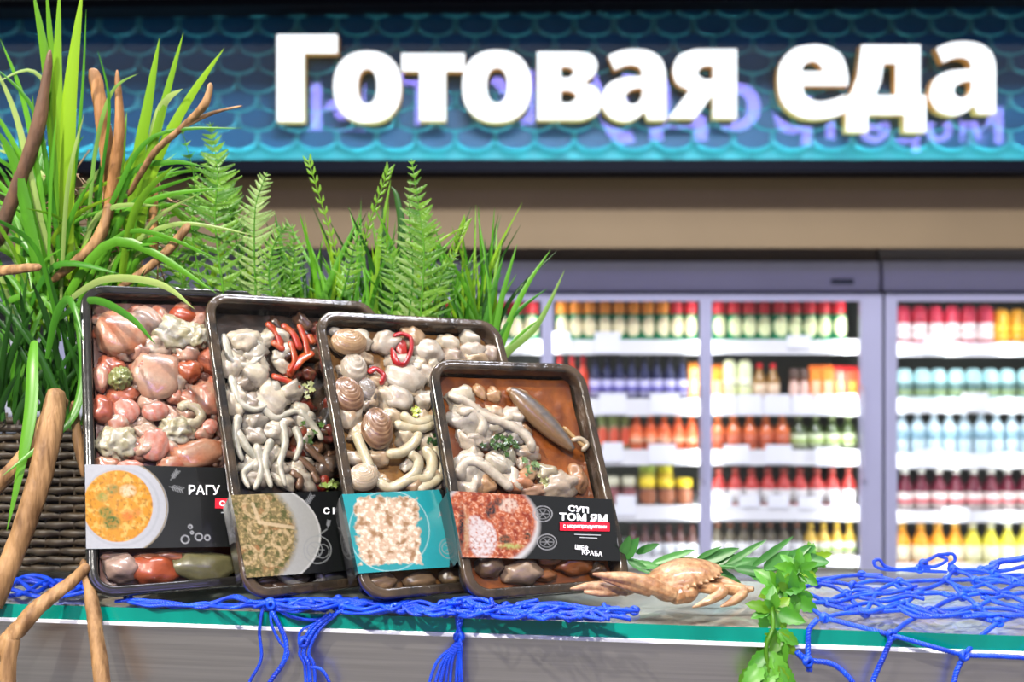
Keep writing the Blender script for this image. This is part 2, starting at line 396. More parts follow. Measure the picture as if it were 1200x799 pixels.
# ================================================================ REFRIGERATORS
YF = 4.75; F = YF/FPX
def fx(px): return (px-600)*F
def fz(py): return CZ-(py-399.5)*F
fridge_root = {}
def fridge(name, x0, x1, doors, lips, label, tops, badge=None):
    e = empty(name, (fx((x0+x1)/2), YF+.3, 0), label=label, cat='refrigerator')
    ox, oy = e.location.x, e.location.y
    def put(mb, nm, m, **k):
        mb.v = [v-Vector((ox, oy, 0)) for v in mb.v]; return mb.obj(nm, m, e, **k)
    X0, X1 = fx(x0), fx(x1)
    c = MB(); c.box(X0, X0+.02, YF, YF+.7, 0, fz(345)); c.box(X1-.02, X1, YF, YF+.7, 0, fz(345))
    c.box(X0, X1, YF+.66, YF+.7, 0, fz(345)); put(c, 'cabinet_body', M['lining'])
    put(MB().box(X0, X1, YF, YF+.7, fz(345), fz(306)), 'header', M['frame'], bevel=.004)
    put(MB().box(X0, X1, YF+.05, YF+.6, fz(306), fz(291)), 'top_cover', tops)
    if badge:
        put(MB().box(fx(badge-13), fx(badge+13), YF-.008, YF, fz(333), fz(327)), 'badge', M['framed'])
    put(MB().box(X0, X1, YF-.01, YF+.7, 0, fz(678)), 'plinth', M['shelf'])
    sf = MB(); sf.box(X0, fx(doors[0][0]-6), YF-.03, YF+.05, 0, fz(345)); put(sf, 'side_frame', M['frame']); sf = MB(); sf.box(fx(doors[-1][1]+6), X1, YF-.03, YF+.05, 0, fz(345)); put(sf, 'side_frame', M['frame'])
    g = MB(); g.box(X0, X1, YF-.012, YF+.02, fz(345), fz(341)); put(g, 'gasket', M['framed'])
    for i, (a, b) in enumerate(doors):
        t = 7
        d = MB(); A, B = fx(a), fx(b); zt_, zb_ = fz(345), fz(680)
        d.box(A-t*F, A, YF-.03, YF, zb_, zt_); d.box(B, B+t*F, YF-.03, YF, zb_, zt_)
        d.box(A, B, YF-.03, YF, fz(353), zt_); d.box(A, B, YF-.03, YF, zb_, fz(673))
        do = put(d, 'door', M['frame'], bevel=.003)
        p = MB().box(A, B, YF-.02, YF-.016, fz(673), fz(353)); p.v = [v-Vector((ox, oy, 0)) for v in p.v]; p.obj('pane', M['paneglass'], do)
        h = MB().box(B+.004, B+.016, YF-.06, YF-.03, fz(560), fz(450)); h.v = [v-Vector((ox, oy, 0)) for v in h.v]; h.obj('handle', M['frame'], do)
    xs0, xs1 = fx(doors[0][0]-6), fx(doors[-1][1]+6)
    for k, (t_, b_) in enumerate(lips):
        yy = YF+.06
        so = put(MB().box(xs0, xs1, yy+.012, YF+.6, CZ-(t_+4-399.5)*(yy)/FPX-.012, CZ-(t_+4-399.5)*(yy)/FPX), 'shelf', M['shelf'])
        p = MB().box(xs0, xs1, yy, yy+.012, CZ-(b_-399.5)*yy/FPX, CZ-(t_-399.5)*yy/FPX); p.v = [v-Vector((ox, oy, 0)) for v in p.v]; p.obj('shelf_lip', M['shelf'], so)
    return e
LA = [(398, 415), (467, 487), (527, 545), (592, 610), (652, 664)]
LB = [(401, 418), (466, 484), (531, 549), (598, 612), (660, 672)]
left = fridge('refrigerator', -120, 430, [(-100, 70), (84, 250), (264, 410)], LA, 'grey glass-door drinks refrigerator behind the grass, at far left', M['frame'])
mid = fridge('refrigerator', 440, 1031, [(462, 634), (648, 819), (833, 1006)], LA, 'wide grey three-door refrigerator in the middle, full of juice bottles', mat('brown_top', (.16, .12, .10), .5), 987)
rgt = fridge('refrigerator', 1035, 1300, [(1049, 1285)], LB, 'grey refrigerator at the right edge with water and juices', mat('pale_top', (.30, .27, .26), .5))
def tube_light(px, dx, pw):   # vertical lamp inside the door frame, shining inwards
    x = fx(px); z0, z1 = fz(672), fz(352)
    area('door_lamp', (x, YF+.004, (z0+z1)/2), (x+dx, YF+.3, (z0+z1)/2), .016, pw, (.95, 1, 1), z1-z0)
for px, dx in ((466, .1), (641, 0), (826, 0), (1002, -.1)): tube_light(px, dx, 2.9)
for px, dx in ((1052, .1), (1120, 0), (1190, 0), (1282, -.1)): tube_light(px, dx, 1.25)
area('fridge_fill_light', (.6, 1.0, 4.0), (.6, 4.7, 1.45), 2.6, 230, (.88, .9, 1), .3)  # unseen fill light, added to brighten the refrigerator fronts

# ---- products
YB = YF+.135; B_ = YB/FPX
_cm = {}
def cm(c, rough=.35):
    k = (tuple(c), rough)
    if k not in _cm: _cm[k] = mat('packaging_%d' % len(_cm), c, rough, coat=.2)
    return _cm[k]
_proto = {}
ORD = 'first second third fourth fifth sixth seventh eighth ninth tenth eleventh'.split()
def product(kind, w, h, body, cap, lab, accent):
    """returns a list of (name, verts, faces, mi, mats); w,h metres"""
    r = w/2
    if kind == 'bottle':
        pr = [(r*.9, 0), (r, .02*h), (r, .52*h), (r*.9, .6*h), (r*.45, .78*h), (r*.40, .88*h)]
        v, f, m = lathe(pr, 12)
        out = [('bottle', v, f, [0]*len(f), [cm(body, .2)])]
        v, f, m = lathe([(r*.46, .86*h), (r*.46, h)], 10); out.append(('cap', v, f, m, [cm(cap)]))
        v, f, m = lathe([(r*1.02, .08*h), (r*1.02, .46*h)], 12); out.append(('paper_label', v, f, m, [cm(lab)]))
        if accent:
            v, f, m = lathe([(r*1.035, .2*h), (r*1.035, .30*h)], 12); out.append(('accent_band', v, f, m, [cm(accent)]))
    elif kind == 'jar':
        pr = [(r*.92, 0), (r, .03*h), (r, .62*h), (r*.8, .70*h)]
        v, f, m = lathe(pr, 12); out = [('jar', v, f, m, [cm(body, .2)])]
        v, f, m = lathe([(r*.85, .68*h), (r*.93, .72*h), (r*.93, .94*h), (r*.7, h)], 12); out.append(('lid', v, f, m, [cm(cap)]))
        # round front label following the jar
        vs, fs = [], []
        n = 6
        for i in range(n+1):
            for j in range(n+1):
                a = (i/n-.5)*2; b = (j/n-.5)*2
                u = a*math.sqrt(1-b*b/2); q = b*math.sqrt(1-a*a/2)
                th = -math.pi/2+u*1.15; vs.append((r*1.03*math.cos(th), r*1.03*math.sin(th), h*(.36+q*.25)))
        for i in range(n):
            for j in range(n): k = i*(n+1)+j; fs.append((k, k+n+1, k+n+2, k+1))
        out.append(('paper_label', vs, fs, [0]*len(fs), [cm(lab)]))
    elif kind == 'carton':
        mb = MB(); mb.box(-r, r, -r, r, 0, h*.85); out = [('carton', mb.v, mb.f, mb.m, [cm(body)])]
        top = MB(); top.add([(-r, -r, h*.85), (r, -r, h*.85), (r, r, h*.85), (-r, r, h*.85), (-r, 0, h), (r, 0, h)], [(0, 1, 5, 4), (2, 3, 4, 5), (1, 2, 5), (3, 0, 4), (3, 2, 1, 0)]); out.append(('gable_top', top.v, top.f, top.m, [cm(cap)]))
        la = MB(); la.box(-r*.7, r*.7, -r-.002, -r, h*.15, h*.55); out.append(('printed_panel', la.v, la.f, la.m, [cm(lab)]))
    elif kind == 'pouch':   # rounded cup-like carton with picture
        v, f, m = lathe([(r*.9, 0), (r, .08*h), (r, .8*h), (r*.82, .93*h), (r*.5, h)], 12)
        out = [('bottle', v, f, m, [cm(body)])]
        v, f, m = lathe([(r*1.03, .1*h), (r*1.03, .30*h)], 12); out.append(('accent_band', v, f, m, [cm(accent)]))
        v, f, m = lathe([(r*1.02, .30*h), (r*1.02, .55*h)], 12); out.append(('paper_label', v, f, m, [cm(lab)]))
    elif kind == 'water':
        v, f, m = lathe([(r*.88, 0), (r, .03*h), (r*.93, .2*h), (r, .35*h), (r, .55*h), (r*.9, .66*h), (r*.42, .80*h), (r*.36, .88*h)], 12)
        out = [('bottle', v, f, m, [cm(body, .1)])]
        v, f, m = lathe([(r*.44, .87*h), (r*.44, h)], 10); out.append(('cap', v, f, m, [cm(cap)]))
        v, f, m = lathe([(r*1.02, .34*h), (r*1.02, .54*h)], 12); out.append(('paper_label', v, f, m, [cm(lab)]))
    return out
def row(x0, x1, n, ybase, ytop, kind, body, cap, lab, label, group, accent=None, fill=.96, dy=0, item='drink'):
    w = (x1-x0)/n
    key = (kind, body, cap, lab, accent, round(w, 1), ytop)
    h = (ybase-ytop)*B_
    if key not in _proto:
        _proto[key] = [(nm, None) for nm, *_ in ()]
        parts = product(kind, w*B_*fill, h, body, cap, lab, accent)
        objs = []
        for nm, v, f, m, ms in parts:
            me = bpy.data.meshes.new(nm); me.from_pydata([tuple(q) for q in v], [], f)
            for q in ms: me.materials.append(q)
            me.polygons.foreach_set('use_smooth', [kind != 'carton' and len(p.vertices) == 4 for p in me.polygons]); me.update()
            objs.append((nm, me))
        _proto[key] = objs
    for i in range(n):
        o = bpy.data.objects.new(_proto[key][0][0], _proto[key][0][1])
        x = (x0+(i+.5)*w-600)*B_+R.uniform(-.002, .002)
        o.location = (x, YB+R.uniform(-.004, .01)+dy, CZ-(ybase-399.5)*B_)
        o.rotation_euler = (0, 0, R.uniform(-.25, .25) if kind != 'carton' else R.uniform(-.04, .04))
        nth = ORD[i] if n > 1 else ''
        link(o, None, (label+', '+nth+' from the left') if nth else label, item, group)
        for nm, me in _proto[key][1:]:
            link(bpy.data.objects.new(nm, me), o)
OR = (.85, .22, .02); RD = (.60, .02, .03); CR = (.85, .75, .45); GN = (.02, .30, .12); NV = (.015, .02, .07)
bz = [l[0]+2 for l in LA]
# middle refrigerator, doors left to right. first door mostly hidden by grass and trays
row(466, 632, 9, 399, 353, 'jar', GN, RD, CR, 'red-lidded green jar, top shelf, hidden left door', 'red-lidded jars, top shelf, left door', item='jar')
row(606+44, 784, 8, 399, 353, 'jar', GN, (.9, .30, .03), CR, 'orange-lidded green jar, top shelf, middle door', 'orange-lidded jars on the top shelf', item='jar')
row(784, 818, 2, 399, 353, 'jar', GN, RD, CR, 'red-lidded green jar right after the orange-lidded jars', 'red-lidded jars beside the orange-lidded ones', item='jar')
row(834, 992, 9, 399, 353, 'jar', GN, RD, (.80, .85, .45), 'red-lidded green jar, top shelf, right door', 'red-lidded jars on the top shelf, right door', item='jar')
row(650, 690, 3, 468, 417, 'bottle', (.62, .05, .02), RD, (.70, .12, .04), 'tall orange-red bottle on the second shelf, left of the navy bottles', 'orange-red bottles on the second shelf', item='bottle')
row(690, 806, 8, 468, 417, 'bottle', NV, (.02, .02, .03), (.48, .46, .68), 'dark navy bottle, violet label, second shelf', 'navy bottles on the second shelf', item='bottle', accent=(.12, .10, .42))
row(806, 818, 1, 468, 425, 'carton', (.85, .33, .03), (.85, .25, .02), (.9, .55, .2), 'single orange carton at the right end of the middle door, second shelf', None, item='carton')
row(833, 846, 1, 468, 427, 'carton', (.85, .33, .03), (.8, .2, .02), (.9, .6, .3), 'single orange carton at the left end of the right door, second shelf', None, item='carton')
row(846, 882, 2, 468, 421, 'pouch', (.80, .85, .50), (.1, .4, .1), (.85, .88, .6), 'cream bottle with green cap, second shelf', 'cream bottles with green caps', accent=(.75, .8, .4), item='bottle')
row(882, 914, 2, 468, 426, 'bottle', (.32, .16, .03), (.75, .01, .02), (.80, .60, .40), 'brown bottle with bright red cap, second shelf', 'brown bottles with red caps', item='bottle')
row(924, 948, 2, 468, 432, 'jar', (.20, .08, .04), (.12, .07, .05), (.8, .55, .45), 'small brown jar right of the red-capped bottles', 'small brown jars on the second shelf', item='jar')
row(948, 976, 2, 468, 428, 'carton', (.88, .22, .02), (.85, .18, .02), (.8, .5, .3), 'bright orange carton on the second shelf, right door', 'bright orange cartons', item='carton')
row(976, 1004, 2, 468, 429, 'carton', (.75, .07, .02), (.6, .02, .02), (.85, .35, .05), 'red carton at the right end of the second shelf', 'red cartons on the second shelf', item='carton')
row(700, 738, 3, 526, 484, 'jar', (.25, .22, .10), (.25, .32, .08), (.65, .10, .05), 'green-lidded jar, third shelf, middle door', 'green-lidded jars on the third shelf', item='jar')
row(738, 818, 5, 526, 483, 'bottle', (.72, .12, .03), (.75, .25, .08), (.80, .20, .07), 'orange-red sauce bottle, third shelf, middle door', 'sauce bottles, third shelf, middle door', item='bottle', accent=(.8, .5, .3))
row(832, 926, 5, 526, 485, 'bottle', (.75, .18, .05), (.8, .25, .08), (.55, .12, .05), 'orange bottle, third shelf, right door', 'orange bottles, third shelf, right door', item='bottle')
row(926, 1004, 4, 526, 486, 'bottle', (.05, .08, .02), (.25, .30, .12), (.55, .62, .38), 'dark green bottle with a pale label on the third shelf', 'dark green bottles, third shelf', item='bottle', accent=(.35, .5, .1))
row(708, 746, 2, 592, 558, 'jar', (.10, .03, .03), (.62, .60, .42), (.3, .1, .1), 'dark jar with a pale lid on the fourth shelf, middle door', 'dark jars with pale lids', item='jar')
row(748, 770, 1, 575, 543, 'jar', (.50, .50, .06), (.45, .60, .08), (.8, .7, .1), 'lime-lidded jar stacked at the left of two yellow jars', None, item='jar', dy=.03)
row(770, 790, 1, 575, 543, 'jar', (.65, .50, .03), (.80, .75, .02), (.85, .6, .05), 'yellow jar with a bright yellow lid on the fourth shelf', None, item='jar', dy=.03)
row(748, 812, 3, 592, 560, 'jar', (.14, .05, .03), (.80, .60, .02), (.35, .12, .05), 'dark jar with a yellow lid on the fourth shelf', 'dark jars with yellow lids', item='jar')
row(833, 1004, 9, 592, 548, 'bottle', (.50, .05, .04), (.50, .10, .07), (.62, .60, .58), 'red sauce bottle, fourth shelf, right door', 'red sauce bottles, fourth shelf', item='bottle')
row(735, 818, 6, 653, 615, 'bottle', (.10, .04, .03), (.12, .03, .02), (.66, .68, .70), 'dark bottle, white label, fifth shelf, middle door', 'dark bottles, fifth shelf, middle door', item='bottle')
row(833, 942, 7, 653, 612, 'bottle', (.12, .10, .06), (.30, .12, .06), (.66, .66, .66), 'dark bottle, white label, fifth shelf, right door', 'dark bottles, fifth shelf, right door', item='bottle')
row(942, 1004, 4, 653, 612, 'bottle', (.60, .38, .05), (.75, .5, .05), (.66, .66, .60), 'golden bottle at the right end of the fifth shelf', 'golden bottles, fifth shelf', item='bottle', accent=(.3, .5, .05))
# right refrigerator
row(1050, 1163, 6, 403, 358, 'pouch', (.72, .04, .08), (0, 0, 0), (.92, .80, .76), 'red bottle with white label, top shelf, right refrigerator', 'red bottles in the right refrigerator', accent=(.92, .78, .74), item='bottle')
row(1163, 1222, 3, 403, 362, 'pouch', (.85, .40, .02), (0, 0, 0), (.90, .45, .03), 'orange bottle on the top shelf, right refrigerator', 'orange bottles in the right refrigerator', accent=(.85, .4, .03), item='bottle')
row(1050, 1232, 9, 467, 432, 'pouch', (.45, .75, .74), (0, 0, 0), (.12, .22, .20), 'turquoise bottle, second shelf, right refrigerator', 'turquoise bottles', accent=(.25, .35, .15), item='bottle')
row(1048, 1232, 10, 532, 480, 'water', (.55, .70, .76), (.80, .86, .90), (.25, .42, .50), 'clear water bottle, third shelf, right refrigerator', 'water bottles', item='bottle')
row(1050, 1232, 9, 599, 548, 'bottle', (.13, .01, .025), (.85, .85, .76), (.70, .60, .55), 'dark red juice bottle, fourth shelf, right refrigerator', 'dark red juice bottles', accent=(.65, .12, .14), item='bottle')
row(1048, 1130, 4, 660, 612, 'bottle', (.92, .38, .02), (.90, .50, .08), (.85, .72, .48), 'orange juice bottle, lowest shelf, right refrigerator', 'orange juice bottles', item='bottle')
row(1130, 1232, 5, 660, 612, 'bottle', (.82, .74, .06), (.78, .76, .50), (.85, .82, .50), 'yellow juice bottle, lowest shelf, right refrigerator', 'yellow juice bottles', item='bottle')
# price cards clipped to the lips
YC = YF+.05
def card(x0, x1, y0, y1, par):
    q = YC/FPX
    mb = MB().box((x0-600)*q, (x1-600)*q, YC-.003, YC, CZ-(y1-399.5)*q, CZ-(y0-399.5)*q)
    mb.v = [v-par.location for v in mb.v]; mb.obj('price_card', M['card'], par)
for c in [(697, 727, 389, 414), (922, 950, 393, 408), (638, 668, 389, 412), (702, 734, 461, 485), (762, 796, 461, 485), (832, 862, 462, 486), (864, 893, 462, 486), (895, 926, 462, 486), (928, 953, 462, 486), (955, 976, 462, 486), (978, 1004, 462, 486),
          (706, 730, 518, 541), (760, 792, 520, 543), (848, 878, 521, 543), (897, 928, 521, 543), (955, 984, 524, 546), (835, 857, 578, 594), (866, 890, 580, 594), (900, 924, 580, 595), (936, 962, 582, 596), (974, 1000, 580, 596), (722, 745, 580, 604)]:
    card(*c, mid)
for c in [(1082, 1114, 394, 416), (1127, 1158, 460, 482), (1073, 1104, 526, 548), (1104, 1136, 595, 612)]: card(*c, rgt)

# ================================================================ COUNTER
ang = math.atan2(-.106, .863); ca, sa = math.cos(ang), math.sin(ang)
def cpt(u, d, z):     # u along the counter edge, d back from the edge
    return Vector((u*ca-d*sa, .9066+u*sa+d*ca, z))
TOP = 1.016
def cbox(u0, u1, d0, d1, z0, z1):
    mb = MB(); v = [cpt(u, d, z) for u in (u0, u1) for d in (d0, d1) for z in (z0, z1)]
    return mb.add(v, [(0, 1, 3, 2), (4, 6, 7, 5), (0, 4, 5, 1), (2, 3, 7, 6), (0, 2, 6, 4), (1, 5, 7, 3)])
ctr = empty('display_counter', (0, 0, 0), label='brushed steel serving counter under the glass shelf', cat='counter')
cbox(-.9, .9, .006, .235, .0, TOP-.0165).obj('front_panel', M['steel'], ctr)
cbox(-.9, .9, .012, .24, TOP-.0165, TOP-.0150).obj('under_plate', M['under'], ctr)
cbox(-.9, .9, .235, .40, .0, .93).obj('rear_ledge', M['steel'], ctr)
cbox(-.9, .9, -.0012, .011, TOP-.0158, TOP-.0124).obj('edge_trim', M['card'], ctr, bevel=.0006)
gs = empty('glass_shelf', (0, 0, 0), label='thick clear glass shelf with a green polished edge', cat='shelf')
g = cbox(-.9, .9, 0, .245, TOP-.0122, TOP)
go = mesh('glass_slab', g.v, g.f, [M['topglass'], M['glassedge']], gs, smooth=False, mi=[1, 1, 1, 0, 0, 0])
# ================================================================ FOOD TRAYS
FD = .52
def hexc(*c): return np.array(c, float)
class Tray:
    def __init__(s, p, label, rimcol='black'):
        bx, by, bz, ps, la, ro, s.W, s.H = p
        M3 = Matrix.Rotation(ps, 3, 'Z')@Matrix.Rotation(-la, 3, 'X')@Matrix.Rotation(-ro, 3, 'Y')
        s.M = M3.to_4x4(); s.M.translation = Vector((bx, by, bz)); s.Mi = s.M.inverted()
        s.e = bpy.data.objects.new('food_tray', None); s.e.matrix_world = s.M
        link(s.e, None, label, 'food tray', 'sealed seafood trays')
        del s.e['group']
        s.o = s.Mi@Vector((0, 0, CZ)); s.mrim = M['rim_'+rimcol] if 'rim_'+rimcol in M else M['black']
        s.shell()
    def l(s, px, py, d=.008):
        dr = (s.Mi.to_3x3()@(P(px, py, 1)-Vector((0, 0, CZ))))
        t = (d-s.o.y)/dr.y
        return s.o+dr*t
    def mm(s): return .00077   # metres per pixel on the tray
    def loop(s, inset, d, rad, n=7):
        W, H = s.W/2-inset, s.H-inset; r = max(rad-inset, .004); o = []
        for cx, cz, a0 in ((W-r, H-r, 0), (-W+r, H-r, 90), (-W+r, inset+r, 180), (W-r, inset+r, 270)):
            for k in range(n+1):
                a = math.radians(a0+90*k/n); o.append(Vector((cx+r*math.cos(a), d, cz+r*math.sin(a))))
        return o
    def loft(s, rings, name, m, fill=True, **k):
        v = []; f = []
        L = [s.loop(*q) for q in rings]; n = len(L[0])
        for q in L: v += q
        for i in range(len(L)-1):
            for j in range(n): f.append((i*n+j, (i+1)*n+j, (i+1)*n+(j+1) % n, i*n+(j+1) % n))
        if fill: f.append(tuple((len(L)-1)*n+j for j in range(n)))
        return mesh(name, v, f, m, s.e, **k)
    def shell(s):
        r = .024
        s.loft([(.001, .006, r), (0, .0055, r), (0, .001, r), (.0006, -.0002, r), (.002, -.001, r), (.0038, -.0006, r), (.0050, -.0010, r), (.0075, -.0012, r), (.0088, -.0004, r), (.0096, .002, r), (.0125, .030, r)], 'tray_shell', s.mrim)
        s.loft([(.001, .0055, r), (.0098, .0058, r), (.0125, .034, r)], 'outer_wall', M['black'])
    def film(s):
        n = 18; v = []; f = []
        W, H = s.W/2-.003, s.H
        for i in range(n+1):
            for j in range(n+1):
                x = -W+2*W*i/n; z = .003+(H-.006)*j/n
                # keep the corners inside the rounded rim
                cx, cz = min(max(x, -W+.02), W-.02), min(max(z, .023), H-.023)
                dx, dz = x-cx, z-cz; q = math.hypot(dx, dz)
                if q > .02: x, z = cx+dx*.02/q, cz+dz*.02/q
                b = noise.noise(Vector((x*28+s.W*90, z*28, 3)))*.0012*min(1, min(i, n-i, j, n-j)/3)
                v.append((x, -.0022+b-.0006, z))
        for i in range(n):
            for j in range(n): k = i*(n+1)+j; f.append((k, k+n+1, k+n+2, k+1))
        mesh('lid_film', v, f, M['film'], s.e)
    def lump(s, name, px, py, w, h, col, ang=0, th=None, rough=.18, freq=1.6, seed=0, d=.011, col2=None, ridge=0, sub=ICO3, label=None, cf=2.2, pw=1.0):
        """rounded piece w x h pixels, centred on the pixel"""
        c = s.l(px, py, d); k = s.mm(); a, b = w*k/2, h*k/2; t = th or min(a, b, .011)
        ca_, sa_ = math.cos(math.radians(ang)), math.sin(math.radians(ang)); v = []; cols = []
        col = np.array(col)*FD; c2 = np.array(col2)*FD if col2 is not None else col*.72
        for q in sub[0]:
            n1 = noise.noise(q*freq+Vector((seed*3.1, seed, px*.37)))
            n2 = noise.noise(q*freq*2.7+Vector((seed, py, 2)))
            rr = 1+rough*(n1*1.6+n2*.7)
            x, y, z = [math.copysign(abs(g)**pw, g) for g in q]
            x *= a*rr; z *= b*rr; y *= t*rr
            if ridge: y += ridge*math.sin(q.x*11)*.6
            v.append((c.x+x*ca_-z*sa_, c.y+y, c.z+x*sa_+z*ca_))
            m_ = min(max(.5+1.3*noise.noise(q*cf+Vector((seed, 5, py))), 0), 1)
            if ridge: m_ = .5+.5*math.sin(q.x*11+.5)
            cols.append(col*(1-m_)+c2*m_)
        return mesh(name, v, sub[1], M['food'], s.e, cols=cols, **({'label': label} if label else {}))
    def fill(s, name, x0, x1, y0, y1, n, pal, size, seed=0, d=.0145, rough=.25):
        rr = random.Random(seed); nx = max(1, int(math.sqrt(n*(x1-x0)/(y1-y0)))); ny = max(1, int(n/nx))
        for i in range(nx):
            for j in range(ny):
                x = x0+(i+rr.uniform(.15, .85))/nx*(x1-x0); y = y0+(j+rr.uniform(.15, .85))/ny*(y1-y0); x += (y-y0)*s.lean
                c = rr.choice(pal); c2 = rr.choice(pal); w_ = size*rr.uniform(.7, 1.3)
                q = s.l(x, y, d)
                if abs(q.x) > s.W/2-.017 or q.z > s.H-.017 or q.z < .017: continue
                s.lump(name, x, y, w_, w_*rr.uniform(.5, .9), c, rr.uniform(-60, 60), rough=rough, seed=seed*50+i*9+j, col2=c2, d=d, sub=ICO2 if size < 22 else ICO3)
    lean = .15
    def strip(s, name, pts, wpx, col, d=.009, flat=.8, taper=.0, col2=None, rough=.1, label=None, dz=None):
        L = [s.l(p[0], p[1], d+(p[2] if len(p) > 2 else 0)) for p in pts]
        path = catmull(L, 7); r = wpx*s.mm()/2
        f_ = lambda t: r*(1-taper*t)*(min(1, .45+6*min(t, 1-t)))
        v, f = tube(path, f_, 9, flat=flat, rough=rough, seed=pts[0][0])
        c = np.array(col)*FD; c2 = np.array(col2)*FD if col2 is not None else c*.8
        cols = []
        for q in v:
            m_ = min(max(.5+noise.noise(q*140), 0), 1); cols.append(c*(1-m_)+c2*m_)
        return mesh(name, v, f, M['food'], s.e, cols=cols, **({'label': label} if label else {}))
    def clam(s, px, py, w, h, ang, c1, c2, label, d=.010, n=9):
        """ribbed domed shell; hinge at local +z end"""
        c = s.l(px, py, d); k = s.mm(); a, b = w*k/2, h*k/2; t = min(a, b)*.75
        v = []; f = []; cols = []; nr, ns = 22, 26
        for sd in (-1, 1):
            base = len(v)
            for i in range(nr+1):
                r_ = i/nr
                for j in range(ns):
                    an = 2*math.pi*j/ns
                    x = math.cos(an)*r_; z = math.sin(an)*r_
                    ux, uz = 0, .78      # umbo
                    X = ux*(1-r_)+math.cos(an)*r_*(1-.16*max(0, math.sin(an))); Z = uz*(1-r_)+math.sin(an)*r_
                    hgt = math.sqrt(max(0, 1-(X*X+Z*Z)*.98)); 
                    rib = .045*math.sin(r_*n*2*math.pi)
                    Y = sd*(hgt+rib*(1 if r_ < .97 else 0))*t
                    v.append((c.x+X*a*math.cos(ang)-Z*b*math.sin(ang), c.y+Y, c.z+X*a*math.sin(ang)+Z*b*math.cos(ang)))
                    m_ = .5+.5*math.sin(r_*n*2*math.pi+.8)
                    m_ = min(max(m_*.7+.5*noise.noise(Vector((an*2, r_*4, px))), 0), 1)
                    cols.append((np.array(c1)*(1-m_)+np.array(c2)*m_)*FD)
            for i in range(nr):
                for j in range(ns):
                    q = (base+i*ns+j, base+i*ns+(j+1) % ns, base+(i+1)*ns+(j+1) % ns, base+(i+1)*ns+j)
                    f.append(q if sd < 0 else q[::-1])
        return mesh('clam', v, f, M['food'], s.e, cols=cols, label=label)
    def herb(s, px, py, w, h, col, n=14, d=.006, label='dark green herb', seed=1):
        rr = random.Random(seed); mb = MB()
        for i in range(n):
            x = px+rr.gauss(0, w/4); y = py+rr.gauss(0, h/4); c = s.l(x, y, d+rr.uniform(-.002, .003)); r = rr.uniform(.0022, .0042)
            a0 = rr.uniform(0, 6.3); vs = [c]
            for k in range(10):
                a = a0+k*.628; q = r*(1 if k % 2 else .6)
                vs.append(c+Vector((q*math.cos(a), rr.uniform(-.0012, .0012), q*math.sin(a))))
            cc = np.array(col)*rr.uniform(.6, 1.5)
            mb.add(vs, [(0, k+1, (k+1) % 10+1) for k in range(10)], 0, [cc]*11)
        return mb.obj('herb', M['food'], s.e, smooth=True, label=label)
    def broth(s, col, col2, d=.013, label=None):
        n = 60; v = []; f = []; cols = []
        for i in range(n+1):
            for j in range(n+1):
                x = (-1+2*i/n)*(s.W/2-.0125); z = .0125+(s.H-.025)*j/n
                q = noise.noise(Vector((x*45, z*45, s.W*70)))+.5*noise.noise(Vector((x*120, z*120, 3)))
                v.append((x, d-q*.0016, z)); m_ = min(max(.5+q*1.1, 0), 1)
                cols.append((np.array(col)*(1-m_)+np.array(col2)*m_)*.5)
        for i in range(n):
            for j in range(n): k = i*(n+1)+j; f.append((k, k+n+1, k+n+2, k+1))
        return mesh('broth', v, f, M['food'], s.e, cols=cols, **({'label': label} if label else {}))
    def sleeve(s, tl, tr, br, bl, paint, label):
        """printed paper band: front face with wraps round both long sides"""
        nu, nv = 250, 100; d = -.0034
        A, B, Cc, D_ = [s.l(*p, d) for p in (tl, tr, br, bl)]
        # the band runs to the edges of the tray
        v = []; 
        for i in range(nu+1):
            u = i/nu
            for j in range(nv+1):
                q = j/nv
                p = (A*(1-u)+B*u)*(1-q)+(D_*(1-u)+Cc*u)*q
                p.y = d-.0007*noise.noise(Vector((p.x*25, p.z*25, 9+s.W*50)))*min(1, 12*min(u, 1-u, ))
                v.append(p)
        WP = [s.M@p for p in v]
        X = np.array([600+FPX*p.x/p.y for p in WP]); Y = np.array([399.5-FPX*(p.z-CZ)/p.y for p in WP])
        cols = paint(X, Y)*np.array((.56, .56, .55))
        f = []
        for i in range(nu):
            for j in range(nv): k = i*(nv+1)+j; f.append((k, k+1, k+nv+2, k+nv+1))
        # wraps
        n0 = len(v); ext = []
        for side, i in ((0, 0), (1, nu)):
            for dd in (.004, .036):
                for j in (0, nv):
                    p = v[i*(nv+1)+j].copy(); p.y = dd
                    if dd > .02: p.x *= .93
                    ext.append(p)
        vv = v+ext; cols = np.vstack([cols, np.full((8, 3), .012)])
        for side, i in ((0, 0), (1, nu)):
            b = n0+side*4; t0, t1 = i*(nv+1), i*(nv+1)+nv
            f += [(t0, t1, b+1, b), (b, b+1, b+3, b+2)]
        s.sl = mesh('label_sleeve', vv, f, M['printm'], s.e, cols=cols, label=label)
        return s.sl
    def text(s, body, x0, x1, y0, y1, m, ang=0, off=.02, d=-.0046, name='lettering'):
        """flat print: text fitted to the pixel box, cap height y0..y1"""
        cu = bpy.data.curves.new('t', 'FONT'); cu.body = body; cu.size = 1; cu.offset = off; cu.extrude = .0; 
        t = bpy.data.objects.new('t', cu); C.objects.link(t); bpy.context.view_layer.update()
        me = bpy.data.meshes.new_from_object(t.evaluated_get(bpy.context.evaluated_depsgraph_get())); bpy.data.objects.remove(t)
        co = np.array([q.co[:] for q in me.vertices]); mn, mx = co.min(0), co.max(0)
        yc = (y0+y1)/2; dy = math.tan(math.radians(ang))*(x1-x0)
        a = s.l(x0, y1, d); b = s.l(x1, y1+dy, d); c = s.l(x0, y0, d)
